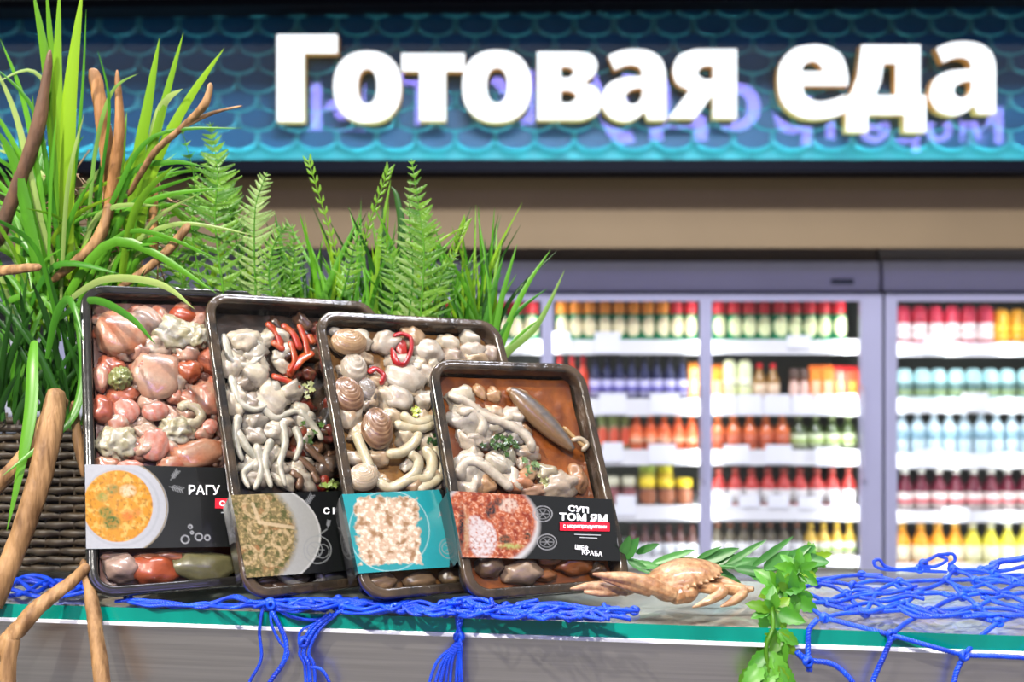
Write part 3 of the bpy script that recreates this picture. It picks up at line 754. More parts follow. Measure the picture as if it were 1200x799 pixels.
        for q in me.vertices:
            u = (q.co.x-mn[0])/(mx[0]-mn[0]); w_ = (q.co.y-mn[1])/(mx[1]-mn[1])
            q.co = a+(b-a)*u+(c-a)*w_
        me.materials.clear(); me.materials.append(m); me.update()
        o = bpy.data.objects.new(name, me); C.objects.link(o); o.parent = s.sl; o['label'] = 'printed words %s' % body.replace('\n', ' ')
        return o
    def rect(s, x0, x1, y0, y1, m, dy=0, d=-.0043):
        v = [s.l(x0, y0, d), s.l(x1, y0+dy, d), s.l(x1, y1+dy, d), s.l(x0, y1, d)]
        o = mesh('printed_bar', v, [(0, 3, 2, 1)], m, s.sl, smooth=False, label='red printed bar'); return o

def fbm(X, Y, sc, seed=0, oct_=3):
    out = np.zeros(len(X)); 
    for i in range(len(X)):
        out[i] = noise.fractal(Vector((X[i]/sc, Y[i]/sc, seed)), 1.0, 2.0, oct_)
    return out
def mixc(c, m, col): m = np.clip(m, 0, 1)[:, None]; return c*(1-m)+np.array(col)*m
def disc(X, Y, cx, cy, rx, ry=None, soft=1.2):
    ry = ry or rx; d = np.hypot((X-cx)/rx, (Y-cy)/ry); return np.clip((1-d)*min(rx, ry)/soft+.5, 0, 1)
def ring(X, Y, cx, cy, r, wd=.7, ry=None):
    ry = ry or r; d = np.abs(np.hypot((X-cx), (Y-cy)*r/ry)-r); return np.clip((wd-d)/.6+.5, 0, 1)
def seg(X, Y, x0, y0, x1, y1, wd=.6):
    dx, dy = x1-x0, y1-y0; t = np.clip(((X-x0)*dx+(Y-y0)*dy)/(dx*dx+dy*dy), 0, 1)
    return np.clip((wd-np.hypot(X-x0-t*dx, Y-y0-t*dy))/.6+.5, 0, 1)
def sprigdoodle(c, X, Y, x, y, a, L, col=(.3, .31, .33)):
    dx, dy = math.cos(a)*L, math.sin(a)*L; c = mixc(c, seg(X, Y, x, y, x+dx, y+dy, .4), col)
    for k in range(5):
        t = .2+.18*k; bx, by = x+dx*t, y+dy*t
        for sg in (-.8, .8): c = mixc(c, seg(X, Y, bx, by, bx+math.cos(a+sg)*L*.28, by+math.sin(a+sg)*L*.28, .5), col)
    return c
def logo(c, X, Y, x, y, r, col=(.34, .36, .36)):
    c = mixc(c, ring(X, Y, x, y, r, .6)*.8, col); c = mixc(c, ring(X, Y, x-r*.2, y, r*.55, .6)*.8, col)
    c = mixc(c, ring(X, Y, x+r*.35, y+r*.1, r*.5, .6)*.6, col); c = mixc(c, seg(X, Y, x, y-r, x+r*.7, y-r*1.5, .7)*.8, col)
    for k in range(5): a = k*1.25; c = mixc(c, seg(X, Y, x+math.cos(a)*r*.15, y+math.sin(a)*r*.15, x+math.cos(a)*r*.5, y+math.sin(a)*r*.5, .5)*.7, col)
    return c
BL_ = (.010, .011, .012)
M['rim_black'] = mat('black_tray_rim', (.012, .011, .010), .16, coat=.5, bump=.2, scale=60)
M['rim_brown'] = mat('dark_smoky_tray_rim', (.010, .009, .008), .2, coat=.4, bump=.5, scale=30, noisy=1, col2=(.065, .042, .024), bscale=120)
WH = (.84, .72, .52); WH2 = (.50, .44, .34)

# ---- tray 1: ragout
T1 = Tray([-.2848,.9824,1.0242,.4801,.4076,-.0195,.19,.3046], 'leftmost black tray of salmon, carrot and cauliflower with a ragout label')
T1.broth((.30, .10, .06), (.16, .05, .03), .015)
T1.fill('ragout_piece', 112, 250, 362, 540, 46, [(.62, .18, .10), (.66, .34, .24), (.70, .55, .42), (.5, .12, .05), (.62, .42, .30)], 34, 1)
sal, sal2 = (.60, .18, .07), (.64, .38, .25)
for i, (x, y, w_, h_, c, c2, nm, a, r_) in enumerate([
 (140, 393, 60, 62, sal, sal2, 'salmon_chunk', 20, .15), (183, 441, 62, 64, (.60, .28, .17), (.66, .44, .31), 'salmon_chunk', -10, .14), (232, 533, 74, 40, sal, sal2, 'salmon_chunk', 15, .15),
 (243, 468, 36, 52, (.62, .20, .12), sal2, 'salmon_chunk', 15, .15), (119, 442, 20, 38, (.62, .22, .16), sal2, 'salmon_chunk', 0, .15), (172, 376, 46, 34, (.66, .5, .4), (.6, .35, .25), 'salmon_chunk', -30, .2),
 (221, 437, 30, 30, (.64, .17, .07), (.5, .1, .04), 'pepper_piece', 10, .2), (214, 371, 34, 22, (.66, .13, .04), (.5, .08, .03), 'pepper_piece', -15, .15), (120, 480, 26, 34, (.60, .16, .09), (.45, .1, .05), 'pepper_piece', 0, .2),
 (204, 545, 40, 22, (.6, .18, .1), sal2, 'salmon_chunk', 0, .2), (125, 545, 30, 20, (.6, .2, .1), sal2, 'salmon_chunk', 0, .2)]):
    T1.lump(nm, x, y, w_, h_, c, a, rough=r_, seed=i+1, col2=c2, pw=.85)
for i, (x, y, w_, h_, a) in enumerate([(148, 481, 32, 34, 15), (181, 521, 38, 44, -20), (182, 482, 34, 26, 10), (152, 548, 34, 20, 0), (246, 500, 22, 20, 30)]):
    T1.lump('carrot_slice', x, y, w_, h_, (.70, .20, .12), a, th=.005, rough=.05, seed=i, col2=(.76, .42, .34), ridge=.0012, d=.007)
for i, (x, y, w_, h_) in enumerate([(206, 391, 68, 50), (138, 519, 48, 46), (207, 505, 44, 38), (228, 395, 34, 40)]):
    T1.lump('cauliflower_floret', x, y, w_, h_, (.72, .66, .52), -20, rough=.2, freq=3.2, seed=i+4, col2=(.52, .46, .26), sub=ICO4)
T1.lump('broccoli_floret', 141, 444, 28, 30, (.42, .42, .16), 0, rough=.24, freq=3.8, seed=9, col2=(.25, .3, .08), sub=ICO4, d=.008)
T1.strip('pasta_shell', [(210, 480), (218, 474), (230, 478), (236, 488), (228, 497), (216, 494)], 15, (.74, .64, .44), .007)
for i, (x, y, w_, h_, c) in enumerate([(143, 664, 44, 34, (.62, .42, .34)), (180, 669, 56, 36, (.6, .12, .04)), (176, 655, 40, 14, (.66, .24, .12)), (240, 664, 80, 36, (.24, .22, .10)), (205, 652, 50, 12, (.6, .2, .1)), (128, 652, 20, 12, (.55, .3, .2))]):
    T1.lump('fish_piece' if i != 3 else 'green_bean_piece', x, y, w_, h_, c, -8, seed=20+i, d=.010)
T1.film()
def paint1(X, Y):
    c = np.tile(np.array(BL_), (len(X), 1)); n = fbm(X, Y, 9, 1); n2 = fbm(X, Y, 4, 4)
    pl = np.maximum(disc(X, Y, 141, 595, 56, 54), (X < 141).astype(float))
    c = mixc(c, pl, (.52, .53, .58)); c = mixc(c, ring(X, Y, 141, 595, 54.5, .8)*(X > 141), (.30, .24, .16)); c = mixc(c, ring(X, Y, 141, 594, 45, 1.5)*.5, (.42, .43, .48))
    fd = disc(X, Y, 138, 593, 41, 42); c = mixc(c, fd, (.72, .30, .02)); c = mixc(c, fd*np.clip(n*2.2, 0, 1), (.85, .50, .12)); c = mixc(c, fd*np.clip(-n2*1.6, 0, 1)*.8, (.35, .16, .02))
    for x, y, r, k in ((131, 612, 10, (.05, .12, .01)), (124, 600, 8, (.10, .16, .02)), (132, 573, 7, (.16, .2, .05)), (150, 604, 7, (.72, .18, .03)), (120, 582, 7, (.3, .3, .06)), (161, 600, 6, (.7, .25, .05)), (150, 575, 9, (.75, .6, .4))):
        c = mixc(c, disc(X, Y, x, y, r, r*.8, 4)*np.clip(.7+n2, 0, 1), k)
    c = sprigdoodle(c, X, Y, 200, 562, -.9, 13); c = sprigdoodle(c, X, Y, 198, 570, .25, 16)
    for x, y, r in ((217, 632, 4.5), (233, 629, 4), (243, 630, 3), (223, 617, 2), (225, 624, 1.5)): c = mixc(c, ring(X, Y, x, y, r, .8), (.45, .46, .5))
    return c
T1.sleeve((99.5, 544), (318, 549), (320, 640), (101, 643), paint1, 'black paper band with a photo of yellow stew on a plate')
T1.text('РАГУ', 221, 258, 568, 579.5, M['white'], .3, .018)
T1.rect(252, 274, 584, 595.5, M['red']); T1.text('С', 257, 264, 586.5, 593, M['white'], 0, .04, -.005)
T1.rect(259, 275, 600, 601.2, M['grey'])

# ---- tray 2: noodles with squid and chili
T2 = Tray([-.1531, .978, 1.0256, .6317, .4391, -.0325, .185, .297], 'second tray from the left, squid strips with red pepper, fried noodles on its label', 'brown')
T2.broth((.03, .022, .015), (.09, .05, .03), .019)
T2.fill('squid_piece', 262, 345, 388, 572, 34, [WH, (.55, .5, .4), (.62, .56, .44), (.4, .32, .24)], 32, 2, .014)
T2.fill('vegetable_piece', 315, 385, 372, 575, 34, [(.34, .04, .02), (.10, .05, .03), (.20, .10, .05), (.03, .02, .015)], 26, 3, .017)
for i, (x, y, w_, h_, a) in enumerate([(285, 400, 50, 34, 20), (296, 440, 42, 40, 30), (318, 468, 54, 44, -20), (276, 470, 30, 44, 0), (340, 460, 40, 30, 30), (270, 428, 30, 40, 0), (328, 500, 40, 26, 10)]):
    T2.lump('squid_piece', x, y, w_, h_, WH, a, rough=.3, seed=i+30, col2=(.55, .47, .38), d=.012)
for i, pts in enumerate([[(262, 392), (270, 420), (290, 428), (306, 414), (300, 398)], [(270, 440), (280, 470), (300, 480), (318, 470)], [(274, 500), (290, 525), (300, 540), (285, 555), (292, 572)], [(330, 492), (334, 520), (328, 545), (335, 570)],
    [(302, 470), (322, 490), (345, 482), (370, 492)], [(318, 515), (310, 540), (318, 572)], [(300, 520), (306, 552), (298, 574)], [(345, 500), (352, 520), (345, 540)], [(350, 480), (368, 500), (378, 516)], [(280, 486), (276, 512), (284, 540)]]):
    T2.strip('squid_strip', [(x, y, R.uniform(-.002, .002)) for x, y in pts], 14, (.86, .80, .64), .006, taper=.45, col2=(.48, .46, .36))
for pts in [[(312, 378), (325, 392), (330, 408)], [(318, 400), (334, 410)], [(318, 440), (336, 446), (353, 456)], [(340, 434), (352, 422), (366, 412)], [(350, 380), (358, 400), (362, 420)], [(330, 380), (344, 392), (352, 410)], [(340, 400), (346, 424), (338, 440)], [(362, 392), (368, 404)]]:
    T2.strip('pepper_strip', pts, 15, (.58, .03, .015), .008, .5, col2=(.66, .16, .03), rough=.2, label='red pepper strip')
for pts in [[(330, 530), (350, 536), (372, 556)], [(340, 552), (352, 560), (350, 574)], [(356, 520), (378, 540), (392, 552)], [(366, 552), (374, 566)]]:
    T2.strip('mushroom_slice', pts, 14, (.30, .17, .10), .009, .6, col2=(.14, .08, .05))
T2.herb(363, 510, 26, 26, (.05, .10, .02), seed=3); T2.herb(384, 568, 26, 12, (.16, .22, .05), seed=4); T2.herb(362, 456, 14, 14, (.3, .32, .14), 6, seed=5)
T2.lump('mushroom_slice', 383, 548, 40, 30, (.16, .11, .08), 20, seed=41, d=.015); T2.lump('mushroom_slice', 385, 500, 30, 50, (.06, .05, .04), 0, seed=42, d=.018)
T2.strip('squid_strip', [(326, 672), (342, 682), (362, 688), (376, 680), (372, 670)], 12, (.40, .38, .34), .009)
for i, (x, y, w_, h_, c) in enumerate([(392, 676, 44, 22, (.10, .10, .09)), (330, 686, 30, 12, (.13, .06, .03)), (352, 678, 24, 12, (.18, .14, .1)), (312, 682, 24, 12, (.20, .10, .05)), (420, 672, 30, 16, (.06, .05, .04))]):
    T2.lump('seafood_piece', x, y, w_, h_, c, 0, seed=50+i, d=.012)
T2.film()
def paint2(X, Y):
    c = np.tile(np.array(BL_), (len(X), 1)); n = fbm(X, Y, 7, 7); n2 = fbm(X, Y, 3.2, 12); n3 = fbm(X, Y, 12, 3)
    bowl = ((X-300)/76)**2+((Y-628)/62)**2 < 1
    c = mixc(c, bowl*1.0, (.42, .42, .40)); c = mixc(c, ring(X, Y, 300, 628, 75, 1, 61), (.6, .6, .58))
    fd = np.clip((1-np.hypot((X-285)/66, (Y-628)/66))*8, 0, 1)*(Y < 690)
    c = mixc(c, fd, (.23, .17, .07)); c = mixc(c, fd*np.clip(n2*3, 0, 1), (.50, .36, .16)); c = mixc(c, fd*np.clip(-n*2.6, 0, 1)*.8, (.06, .08, .015)); c = mixc(c, fd*np.clip(n3*2-.6, 0, 1), (.36, .16, .06))
    for x0, y0, r0 in ((302, 620, 10), (330, 632, 10), (318, 650, 12), (300, 592, 14), (290, 650, 10)):
        c = mixc(c, fd*ring(X, Y, x0, y0, r0, 2.2)*.75*np.clip(.8+n2, 0, 1), (.62, .45, .24))
    c = mixc(c, fd*seg(X, Y, 296, 590, 304, 612, 2)*.8, (.66, .5, .3)); c = mixc(c, fd*seg(X, Y, 304, 612, 344, 618, 2)*.8, (.66, .5, .3))
    c = logo(c, X, Y, 372, 644, 16); c = sprigdoodle(c, X, Y, 358, 592, -1.0, 14); c = sprigdoodle(c, X, Y, 384, 618, -1.4, 8)
    return c
T2.sleeve((270.5, 580), (478, 572), (498, 662), (289, 677), paint2, 'black paper band with a photo of fried noodles in a bowl')
T2.text('С МОРЕПР', 379, 434, 594.5, 602.5, M['white'], -1, .035)

# ---- tray 3: clams
T3 = Tray([-.0375, .9581, 1.028, .5671, .521, -.0491, .2045, .2861], 'third tray from the left, clams and thick noodles, turquoise label with pale meat', 'brown')
T3.broth((.50, .25, .07), (.26, .12, .035), .016)
T3.fill('seafood_piece', 385, 590, 385, 575, 66, [(.74, .64, .48), (.66, .50, .32), (.55, .36, .2), (.78, .70, .56), (.70, .55, .36)], 32, 4, .013)
for i, (x, y, w_, h_, a) in enumerate([(452, 402, 40, 30, 30), (502, 412, 44, 36, 0), (474, 446, 56, 44, -15), (552, 412, 36, 28, 0), (530, 420, 30, 30, 0), (466, 468, 34, 40, 40), (500, 470, 34, 26, 0), (575, 415, 26, 26, 0), (468, 424, 40, 24, 10), (500, 438, 50, 20, -30)]):
    T3.lump('squid_piece', x, y, w_, h_, (.76, .68, .56) if i not in (4, 7) else (.42, .30, .22), a, rough=.25, seed=60+i, col2=(.62, .50, .38))
for pts in [[(462, 496), (480, 502), (500, 500), (520, 486)], [(470, 484), (486, 496), (508, 492), (524, 500)], [(440, 560), (456, 572), (480, 562), (500, 560), (506, 540), (496, 524)], [(488, 574), (506, 566), (524, 552)], [(416, 506), (426, 530), (434, 550)], [(478, 530), (490, 540), (486, 556), (470, 568)], [(508, 524), (520, 540), (516, 560)], [(452, 532), (470, 530), (484, 520), (490, 506)]]:
    T3.strip('thick_noodle', pts, 16, (.84, .76, .55), .006, col2=(.70, .58, .34))
T3.clam(408, 402, 50, 38, .05, (.64, .42, .22), (.30, .15, .06), 'pale brown clam in the top left corner', .007)
T3.clam(414, 433, 36, 44, -.1, (.60, .50, .38), (.45, .36, .26), 'pale clam below the top one', .010, 5)
T3.clam(430, 458, 26, 36, .1, (.34, .28, .23), (.22, .17, .13), 'small grey clam between two brown ones', .009)
T3.clam(407, 464, 40, 50, .15, (.22, .10, .05), (.55, .33, .18), 'brown ribbed clam near the left rim', .006)
T3.clam(441, 503, 42, 56, -.15, (.20, .09, .045), (.50, .30, .16), 'brown ribbed clam in the middle', .005)
T3.clam(425, 560, 42, 34, .3, (.68, .56, .40), (.55, .38, .22), 'pale clam at the label edge', .006)
T3.strip('chili_ring', [(461, 394), (470, 391), (481, 396), (482, 410), (474, 427), (464, 424), (459, 408)], 9, (.62, .01, .015), .003, .6)
T3.lump('chili_ring', 470, 407, 16, 26, (.60, .03, .02), -8, th=.003, d=.006, seed=3)
T3.strip('chili_ring', [(432, 437), (440, 432), (450, 440), (446, 450)], 10, (.62, .02, .02), .005, .6)
T3.herb(503, 520, 34, 24, (.02, .06, .015), 22, d=.004, seed=8); T3.herb(488, 480, 14, 12, (.4, .45, .08), 6, seed=9)
for i, (x, y, w_, h_, c) in enumerate([(446, 682, 40, 22, (.45, .28, .15)), (492, 680, 44, 20, (.38, .24, .12)), (530, 676, 36, 22, (.30, .2, .1)), (560, 672, 30, 20, (.5, .36, .2))]):
    T3.lump('seafood_piece', x, y, w_, h_, c, 0, seed=70+i, d=.012)
T3.film()
def paint3(X, Y):
    c = np.tile(np.array(BL_), (len(X), 1)); n = fbm(X, Y, 10, 7); n2 = fbm(X, Y, 5, 12)
    c = mixc(c, (np.hypot((X-430)/98, (Y-640)/130) < 1)*1.0, (.02, .34, .38))
    c = mixc(c, disc(X, Y, 456, 622, 47, 47)*.35, (.04, .28, .30)); c = mixc(c, ring(X, Y, 456, 622, 47, .6)*.7, (.5, .7, .7))
    dd = np.maximum(np.abs(X-455-(Y-622)*.08)/38, np.abs(Y-622)/40)+.16*n
    ms = np.clip((1-dd)*14, 0, 1); c = mixc(c, ms, (.66, .46, .32)); c = mixc(c, ms*np.clip(n2*2.6+.2, 0, 1), (.95, .82, .66)); c = mixc(c, ms*np.clip(-n*2-.1, 0, 1), (.36, .20, .10))
    c = logo(c, X, Y, 527, 642, 12); c = sprigdoodle(c, X, Y, 514, 606, -.9, 14)
    return c
T3.sleeve((401, 579), (640, 567), (655, 655), (420, 672), paint3, 'turquoise and black paper band with a photo of pale meat')

# ---- tray 4: tom yam soup
T4 = Tray([.0373, .9567, 1.0258, .5164, .4621, -.0464, .1707, .2288], 'smallest tray at the right front, orange soup with a mussel, tom yam label', 'brown')
T4.broth((.48, .13, .015), (.20, .045, .006), .014, label='orange soup')
T4.fill('fish_piece', 522, 610, 452, 575, 26, [(.72, .60, .46), (.62, .36, .18), (.74, .66, .54)], 30, 5, .0135)
for i, (x, y, w_, h_, a, c) in enumerate([(540, 468, 40, 34, 20, WH), (550, 492, 56, 40, -20, (.74, .66, .54)), (580, 498, 50, 26, 20, WH), (604, 508, 36, 28, -30, (.74, .68, .58)), (560, 515, 50, 26, 0, (.64, .54, .42)), (552, 550, 48, 44, 0, (.76, .66, .52)), (585, 545, 40, 26, -30, (.7, .62, .48)),
    (608, 566, 36, 26, 0, (.72, .30, .14)), (594, 536, 24, 24, 0, (.4, .36, .25)), (655, 570, 60, 34, 10, (.66, .52, .38)), (640, 556, 40, 24, -20, (.6, .5, .33)), (676, 562, 24, 36, 0, (.6, .3, .14)), (626, 575, 40, 18, 0, (.72, .42, .26)), (612, 478, 26, 16, 0, (.5, .14, .03))]):
    T4.lump('squid_piece' if i < 7 else 'fish_piece', x, y, w_, h_, c, a, rough=.28, seed=80+i, col2=np.array(c)*.7, d=.012)
for pts in [[(525, 462), (545, 470), (565, 486), (586, 494), (604, 502), (620, 516), (624, 530)], [(540, 540), (560, 542), (580, 556), (600, 574)], [(536, 560), (548, 544), (566, 546)], [(536, 484), (552, 480), (566, 496), (562, 512)]]:
    T4.strip('squid_strip', pts, 21, (.84, .74, .58), .006, .6, col2=(.60, .50, .38))
# mussel: two long valves
def mussel(t, x0, y0, x1, y1, wpx):
    a = t.l(x0, y0, .006); b = t.l(x1, y1, .005); ax = (b-a); L = ax.length; ax.normalize(); up = Vector((0, -1, 0)); sd = ax.cross(up).normalized()
    v = []; f = []; cols = []; n, m_ = 24, 16
    for i in range(n+1):
        q = i/n; wd = wpx*t.mm()/2*(math.sin(math.pi*min(1, q*.94+.03))**.55)*(1.0-.25*q)
        for j in range(m_):
            an = 2*math.pi*j/m_
            v.append(a+ax*(L*q)+sd*(wd*math.cos(an))+up*(wd*.62*math.sin(an)))
            st = .5+.5*noise.noise(Vector((q*14, math.cos(an)*2, 1)))
            u = math.cos(an)
            base = np.array((.09, .10, .12)) if abs(u+.1) < .38 else np.array((.30, .15, .045))
            cols.append(base*.5*(1-.45*st)+np.array((.42, .30, .20))*.45*st*(1 if abs(u) < .35 else .4))
    for i in range(n):
        for j in range(m_): f.append((i*m_+j, i*m_+(j+1) % m_, (i+1)*m_+(j+1) % m_, (i+1)*m_+j))
    f += [tuple(range(m_-1, -1, -1)), tuple(n*m_+k for k in range(m_))]
    return mesh('mussel', v, f, M['food'], t.e, cols=cols, label='long dark mussel')
mussel(T4, 598, 456, 672, 527, 36)
T4.strip('mussel_edge', [(670, 516), (680, 514), (688, 521), (682, 528)], 8, (.62, .50, .34), .005)
T4.herb(590, 519, 38, 24, (.03, .07, .01), 26, d=.003, seed=12); T4.herb(622, 543, 26, 22, (.10, .16, .06), 14, d=.004, seed=13); T4.herb(640, 562, 20, 14, (.3, .3, .12), 8, d=.004, seed=14)
T4.strip('lemongrass', [(660, 500), (676, 516), (686, 524)], 7, (.64, .40, .16), .006)
for i, (x, y, w_, h_, c) in enumerate([(611, 671, 52, 28, (.52, .36, .24)), (574, 664, 34, 26, (.22, .13, .07)), (640, 674, 30, 14, (.4, .15, .05)), (674, 662, 50, 24, (.46, .13, .02)), (648, 656, 40, 12, (.55, .2, .05)), (700, 668, 24, 20, (.10, .05, .02))]):
    T4.lump('fish_piece', x, y, w_, h_, c, 0, seed=90+i, d=.010)
T4.film()
def paint4(X, Y):
    c = np.tile(np.array(BL_), (len(X), 1)); n = fbm(X, Y, 8, 21); n2 = fbm(X, Y, 3.5, 22); n3 = fbm(X, Y, 14, 30)
    bw = np.clip((1-np.hypot((X-570)/65, (Y-616)/54))*12, 0, 1); c = mixc(c, bw, (.62, .60, .60))
    fd = np.clip((1-np.hypot((X-572)/58, (Y-612)/50))*12, 0, 1); c = mixc(c, fd, (.50, .12, .05)); c = mixc(c, fd*np.clip(n2*2.5, 0, 1), (.78, .40, .26)); c = mixc(c, fd*np.clip(-n*2.5, 0, 1)*.8, (.24, .02, .01))
    for x, y, rx, ry, k in ((566, 632, 16, 22, (.72, .66, .66)), (556, 616, 10, 12, (.68, .6, .6)), (596, 592, 11, 8, (.74, .56, .46)), (575, 598, 6, 9, (.05, .03, .03)), (584, 588, 5, 5, (.05, .03, .03)), (592, 632, 7, 5, (.06, .05, .03)), (599, 640, 12, 3, (.45, .5, .15)), (618, 628, 4, 4, (.04, .03, .02)), (541, 620, 3.5, 26, (.03, .02, .02)), (547, 622, 3, 24, (.5, .32, .18))):
        c = mixc(c, fd*disc(X, Y, x, y, rx, ry, 3)*np.clip(.8+n2, 0, 1), k)
    for x, y in ((636, 602), (641, 635)):
        c = mixc(c, ring(X, Y, x, y, 11, .6, 9), (.4, .4, .42)); c = mixc(c, ring(X, Y, x, y, 8, .5, 6), (.25, .25, .26))
        for k in range(6): a = k*1.05; c = mixc(c, seg(X, Y, x, y, x+7*math.cos(a), y+5*math.sin(a), .4), (.3, .3, .32))
    c = mixc(c, ring(X, Y, 729, 633, 5, .7, 9)*.7, (.4, .4, .42))
    return c
T4.sleeve((526.5, 575), (717, 585), (727.5, 657), (542, 653), paint4, 'black paper band with a photo of red soup')
T4.text('СУП', 666, 690, 591.5, 599, M['white'], 6, .04)
T4.text('ТОМ ЯМ', 655.5, 712, 600.5, 609.5, M['white'], 2, .04)
T4.rect(656, 714.5, 611.5, 621.5, M['red'], 1); T4.text('с морепродуктами', 660, 711, 614.5, 619.5, M['white'], 1, .02, -.005)
T4.text('сытный обед\nна каждый день' if False else '— — — — — —', 672, 704, 626, 627.2, M['grey'], 2, 0, -.0048) if False else T4.rect(673, 704, 625.5, 626.6, M['grey'], 1)
T4.rect(679, 700, 629, 630, M['grey'], 1)
T4.text('ШЕФ', 674, 690, 637.5, 643.5, M['white'], 8, .035); T4.text('КРАБА', 682, 706, 643.5, 649.5, M['white'], 6, .015)
# ================================================================ PLANTS AND WOOD
def blade(path, wf, fold=.25, face=None, nrm=Vector((0, -1, 0)), roll=0):
    """grass leaf: folded ribbon along path, wf(t) half width"""
    v = []; f = []; N = len(path)
    for i, p in enumerate(path):
        t = (path[min(i+1, N-1)]-path[max(i-1, 0)]).normalized()
        sd = t.cross(nrm)
        if sd.length < 1e-4: sd = Vector((1, 0, 0))
        sd.normalize(); sd = (Matrix.Rotation(roll, 3, t)@sd)
        up = sd.cross(t).normalized(); h = wf(i/(N-1))
        v += [p-sd*h, p+up*h*fold*2, p+sd*h]
    for i in range(N-1):
        a = i*3; f += [(a, a+1, a+4, a+3), (a+1, a+2, a+5, a+4)]
    return v, f
def wleaf(w): return lambda t: w/2*max(.04, math.sin(math.pi*min(1, .12+.80*t))**.6*(1-t**6)) if t < .995 else w*.01
def wgrass(w): return lambda t: max(.0001, w/2*(1-t**2.2)*(.6+.4*min(1, t*5)))
def addblade(parent, pts, w, m, wf=wleaf, n=5, roll=0, name='leaf', label=None):
    path = catmull(pts, n); v, f = blade(path, wf(w), roll=roll)
    return mesh(name, [p-parent.location for p in v], f, m, parent, **({'label': label} if label else {}))
K = .00082
PL = empty('leafy_plant', (-.42, 1.14, 1.14), label='big tufted plant with long arching green leaves at the far left', cat='plant')
def lv(pts, wpx, m, Y0=1.12, Y1=1.08, roll=0, wf=wleaf):
    n = len(pts); q = [P(x, y, Y0+(Y1-Y0)*i/(n-1)) for i, (x, y) in enumerate(pts)]
    return addblade(PL, q, wpx*K*1.1, M[m], wf, 6, roll)
# traced leaves (base first)
lv([(76, 330), (66, 200), (55, 80), (38, -14)], 14, 'l_bright'); lv([(78, 330), (70, 180), (60, 60), (54, -20)], 9, 'l_bright')
lv([(80, 330), (72, 200), (67, 100), (70, -20)], 14, 'l_bright'); lv([(80, 335), (78, 220), (82, 110), (97, -16)], 19, 'l_bright')
lv([(74, 330), (88, 200), (97, 100), (101, 10)], 4, 'l_blade'); lv([(145, 340), (160, 200), (172, 130), (187, 44)], 14, 'l_bright')
lv([(150, 340), (165, 230), (190, 130), (215, 38)], 11, 'l_bright'); lv([(150, 345), (176, 210), (216, 125), (263, 56)], 12, 'l_bright')
lv([(158, 330), (175, 190), (190, 125), (214, 104)], 12, 'l_pale'); lv([(120, 330), (150, 210), (200, 190), (240, 196)], 7, 'l_blade')
lv([(70, 360), (120, 328), (185, 332), (228, 362)], 8, 'l_pale', 1.1, .93); lv([(60, 380), (105, 352), (150, 370), (182, 403)], 8, 'l_blade', 1.1, .93)
lv([(70, 330), (130, 262), (190, 230), (268, 220)], 7, 'l_blade'); lv([(90, 340), (130, 240), (180, 160), (285, 150)], 6, 'l_blade')
lv([(40, 400), (38, 430), (36, 480), (26, 540), (8, 622)], 14, 'l_blade', 1.04, .98); lv([(88, 360), (97, 430), (86, 486), (50, 520), (2, 558)], 9, 'l_blade', 1.05, .98)
lv([(55, 420), (66, 370), (82, 352), (98, 400)], 9, 'l_blade', 1.06, 1.0); lv([(60, 340), (50, 240), (28, 120), (0, 45)], 7, 'l_blade')
lv([(70, 340), (48, 260), (20, 140), (-10, 70)], 8, 'l_pale'); lv([(70, 340), (50, 330), (20, 200), (-5, 150)], 14, 'l_blade')
lv([(74, 330), (60, 230), (40, 130), (-10, 75)], 6, 'l_blade'); lv([(90, 330), (70, 150), (40, 84), (-10, 100)], 5, 'l_pale'); lv([(100, 330), (110, 190), (130, 110), (162, 86)], 5, 'l_pale')
lv([(100, 340), (120, 200), (128, 120), (114, 57)], 4, 'l_blade'); lv([(60, 340), (30, 200), (-20, 110)], 7, 'l_blade')
lv([(110, 340), (150, 290), (210, 262), (300, 276)], 6, 'l_pale'); lv([(110, 345), (160, 290), (200, 280), (240, 300)], 7, 'l_blade')
for i in range(120):
    bx = R.uniform(20, 150); by = R.uniform(330, 400); Lr = R.uniform(110, 240); a = R.gauss(0, .75)
    if bx > 90: a = abs(a)*.8+.1 if R.random() < .7 else a
    a = max(-1.5, min(1.5, a)); dr = R.uniform(.1, .9)
    tx = bx+math.sin(a)*Lr; ty = by-math.cos(a)*Lr+dr*Lr*.45*abs(math.sin(a))
    mx_, my = bx+math.sin(a*.55)*Lr*.55, by-math.cos(a*.55)*Lr*.6
    if tx > 290 : tx = 290-R.uniform(0, 60)
    Y0 = R.uniform(1.10, 1.19); Y1 = Y0+R.uniform(-.07, .06)
    lv([(bx, by), (mx_, my), (tx, ty)], R.choice([5, 6, 7, 9, 11]), R.choice(['l_blade', 'l_blade', 'l_bright', 'l_pale', 'l_blade']), Y0, Y1, R.uniform(-.6, .6))
for i in range(85):   # dense short tuft over the basket rim
    bx = R.uniform(-20, 105); by = R.uniform(455, 505); Lr = R.uniform(60, 170); a = R.gauss(0, .35)
    Y0 = R.uniform(1.07, 1.12)
    lv([(bx, by), (bx+math.sin(a)*Lr*.4, by-Lr*.55), (bx+math.sin(a)*Lr, by-Lr)], R.uniform(5, 9), R.choice(['l_dark', 'l_dark', 'l_blade']), Y0, Y0+R.uniform(-.03, .03), R.uniform(-.5, .5))

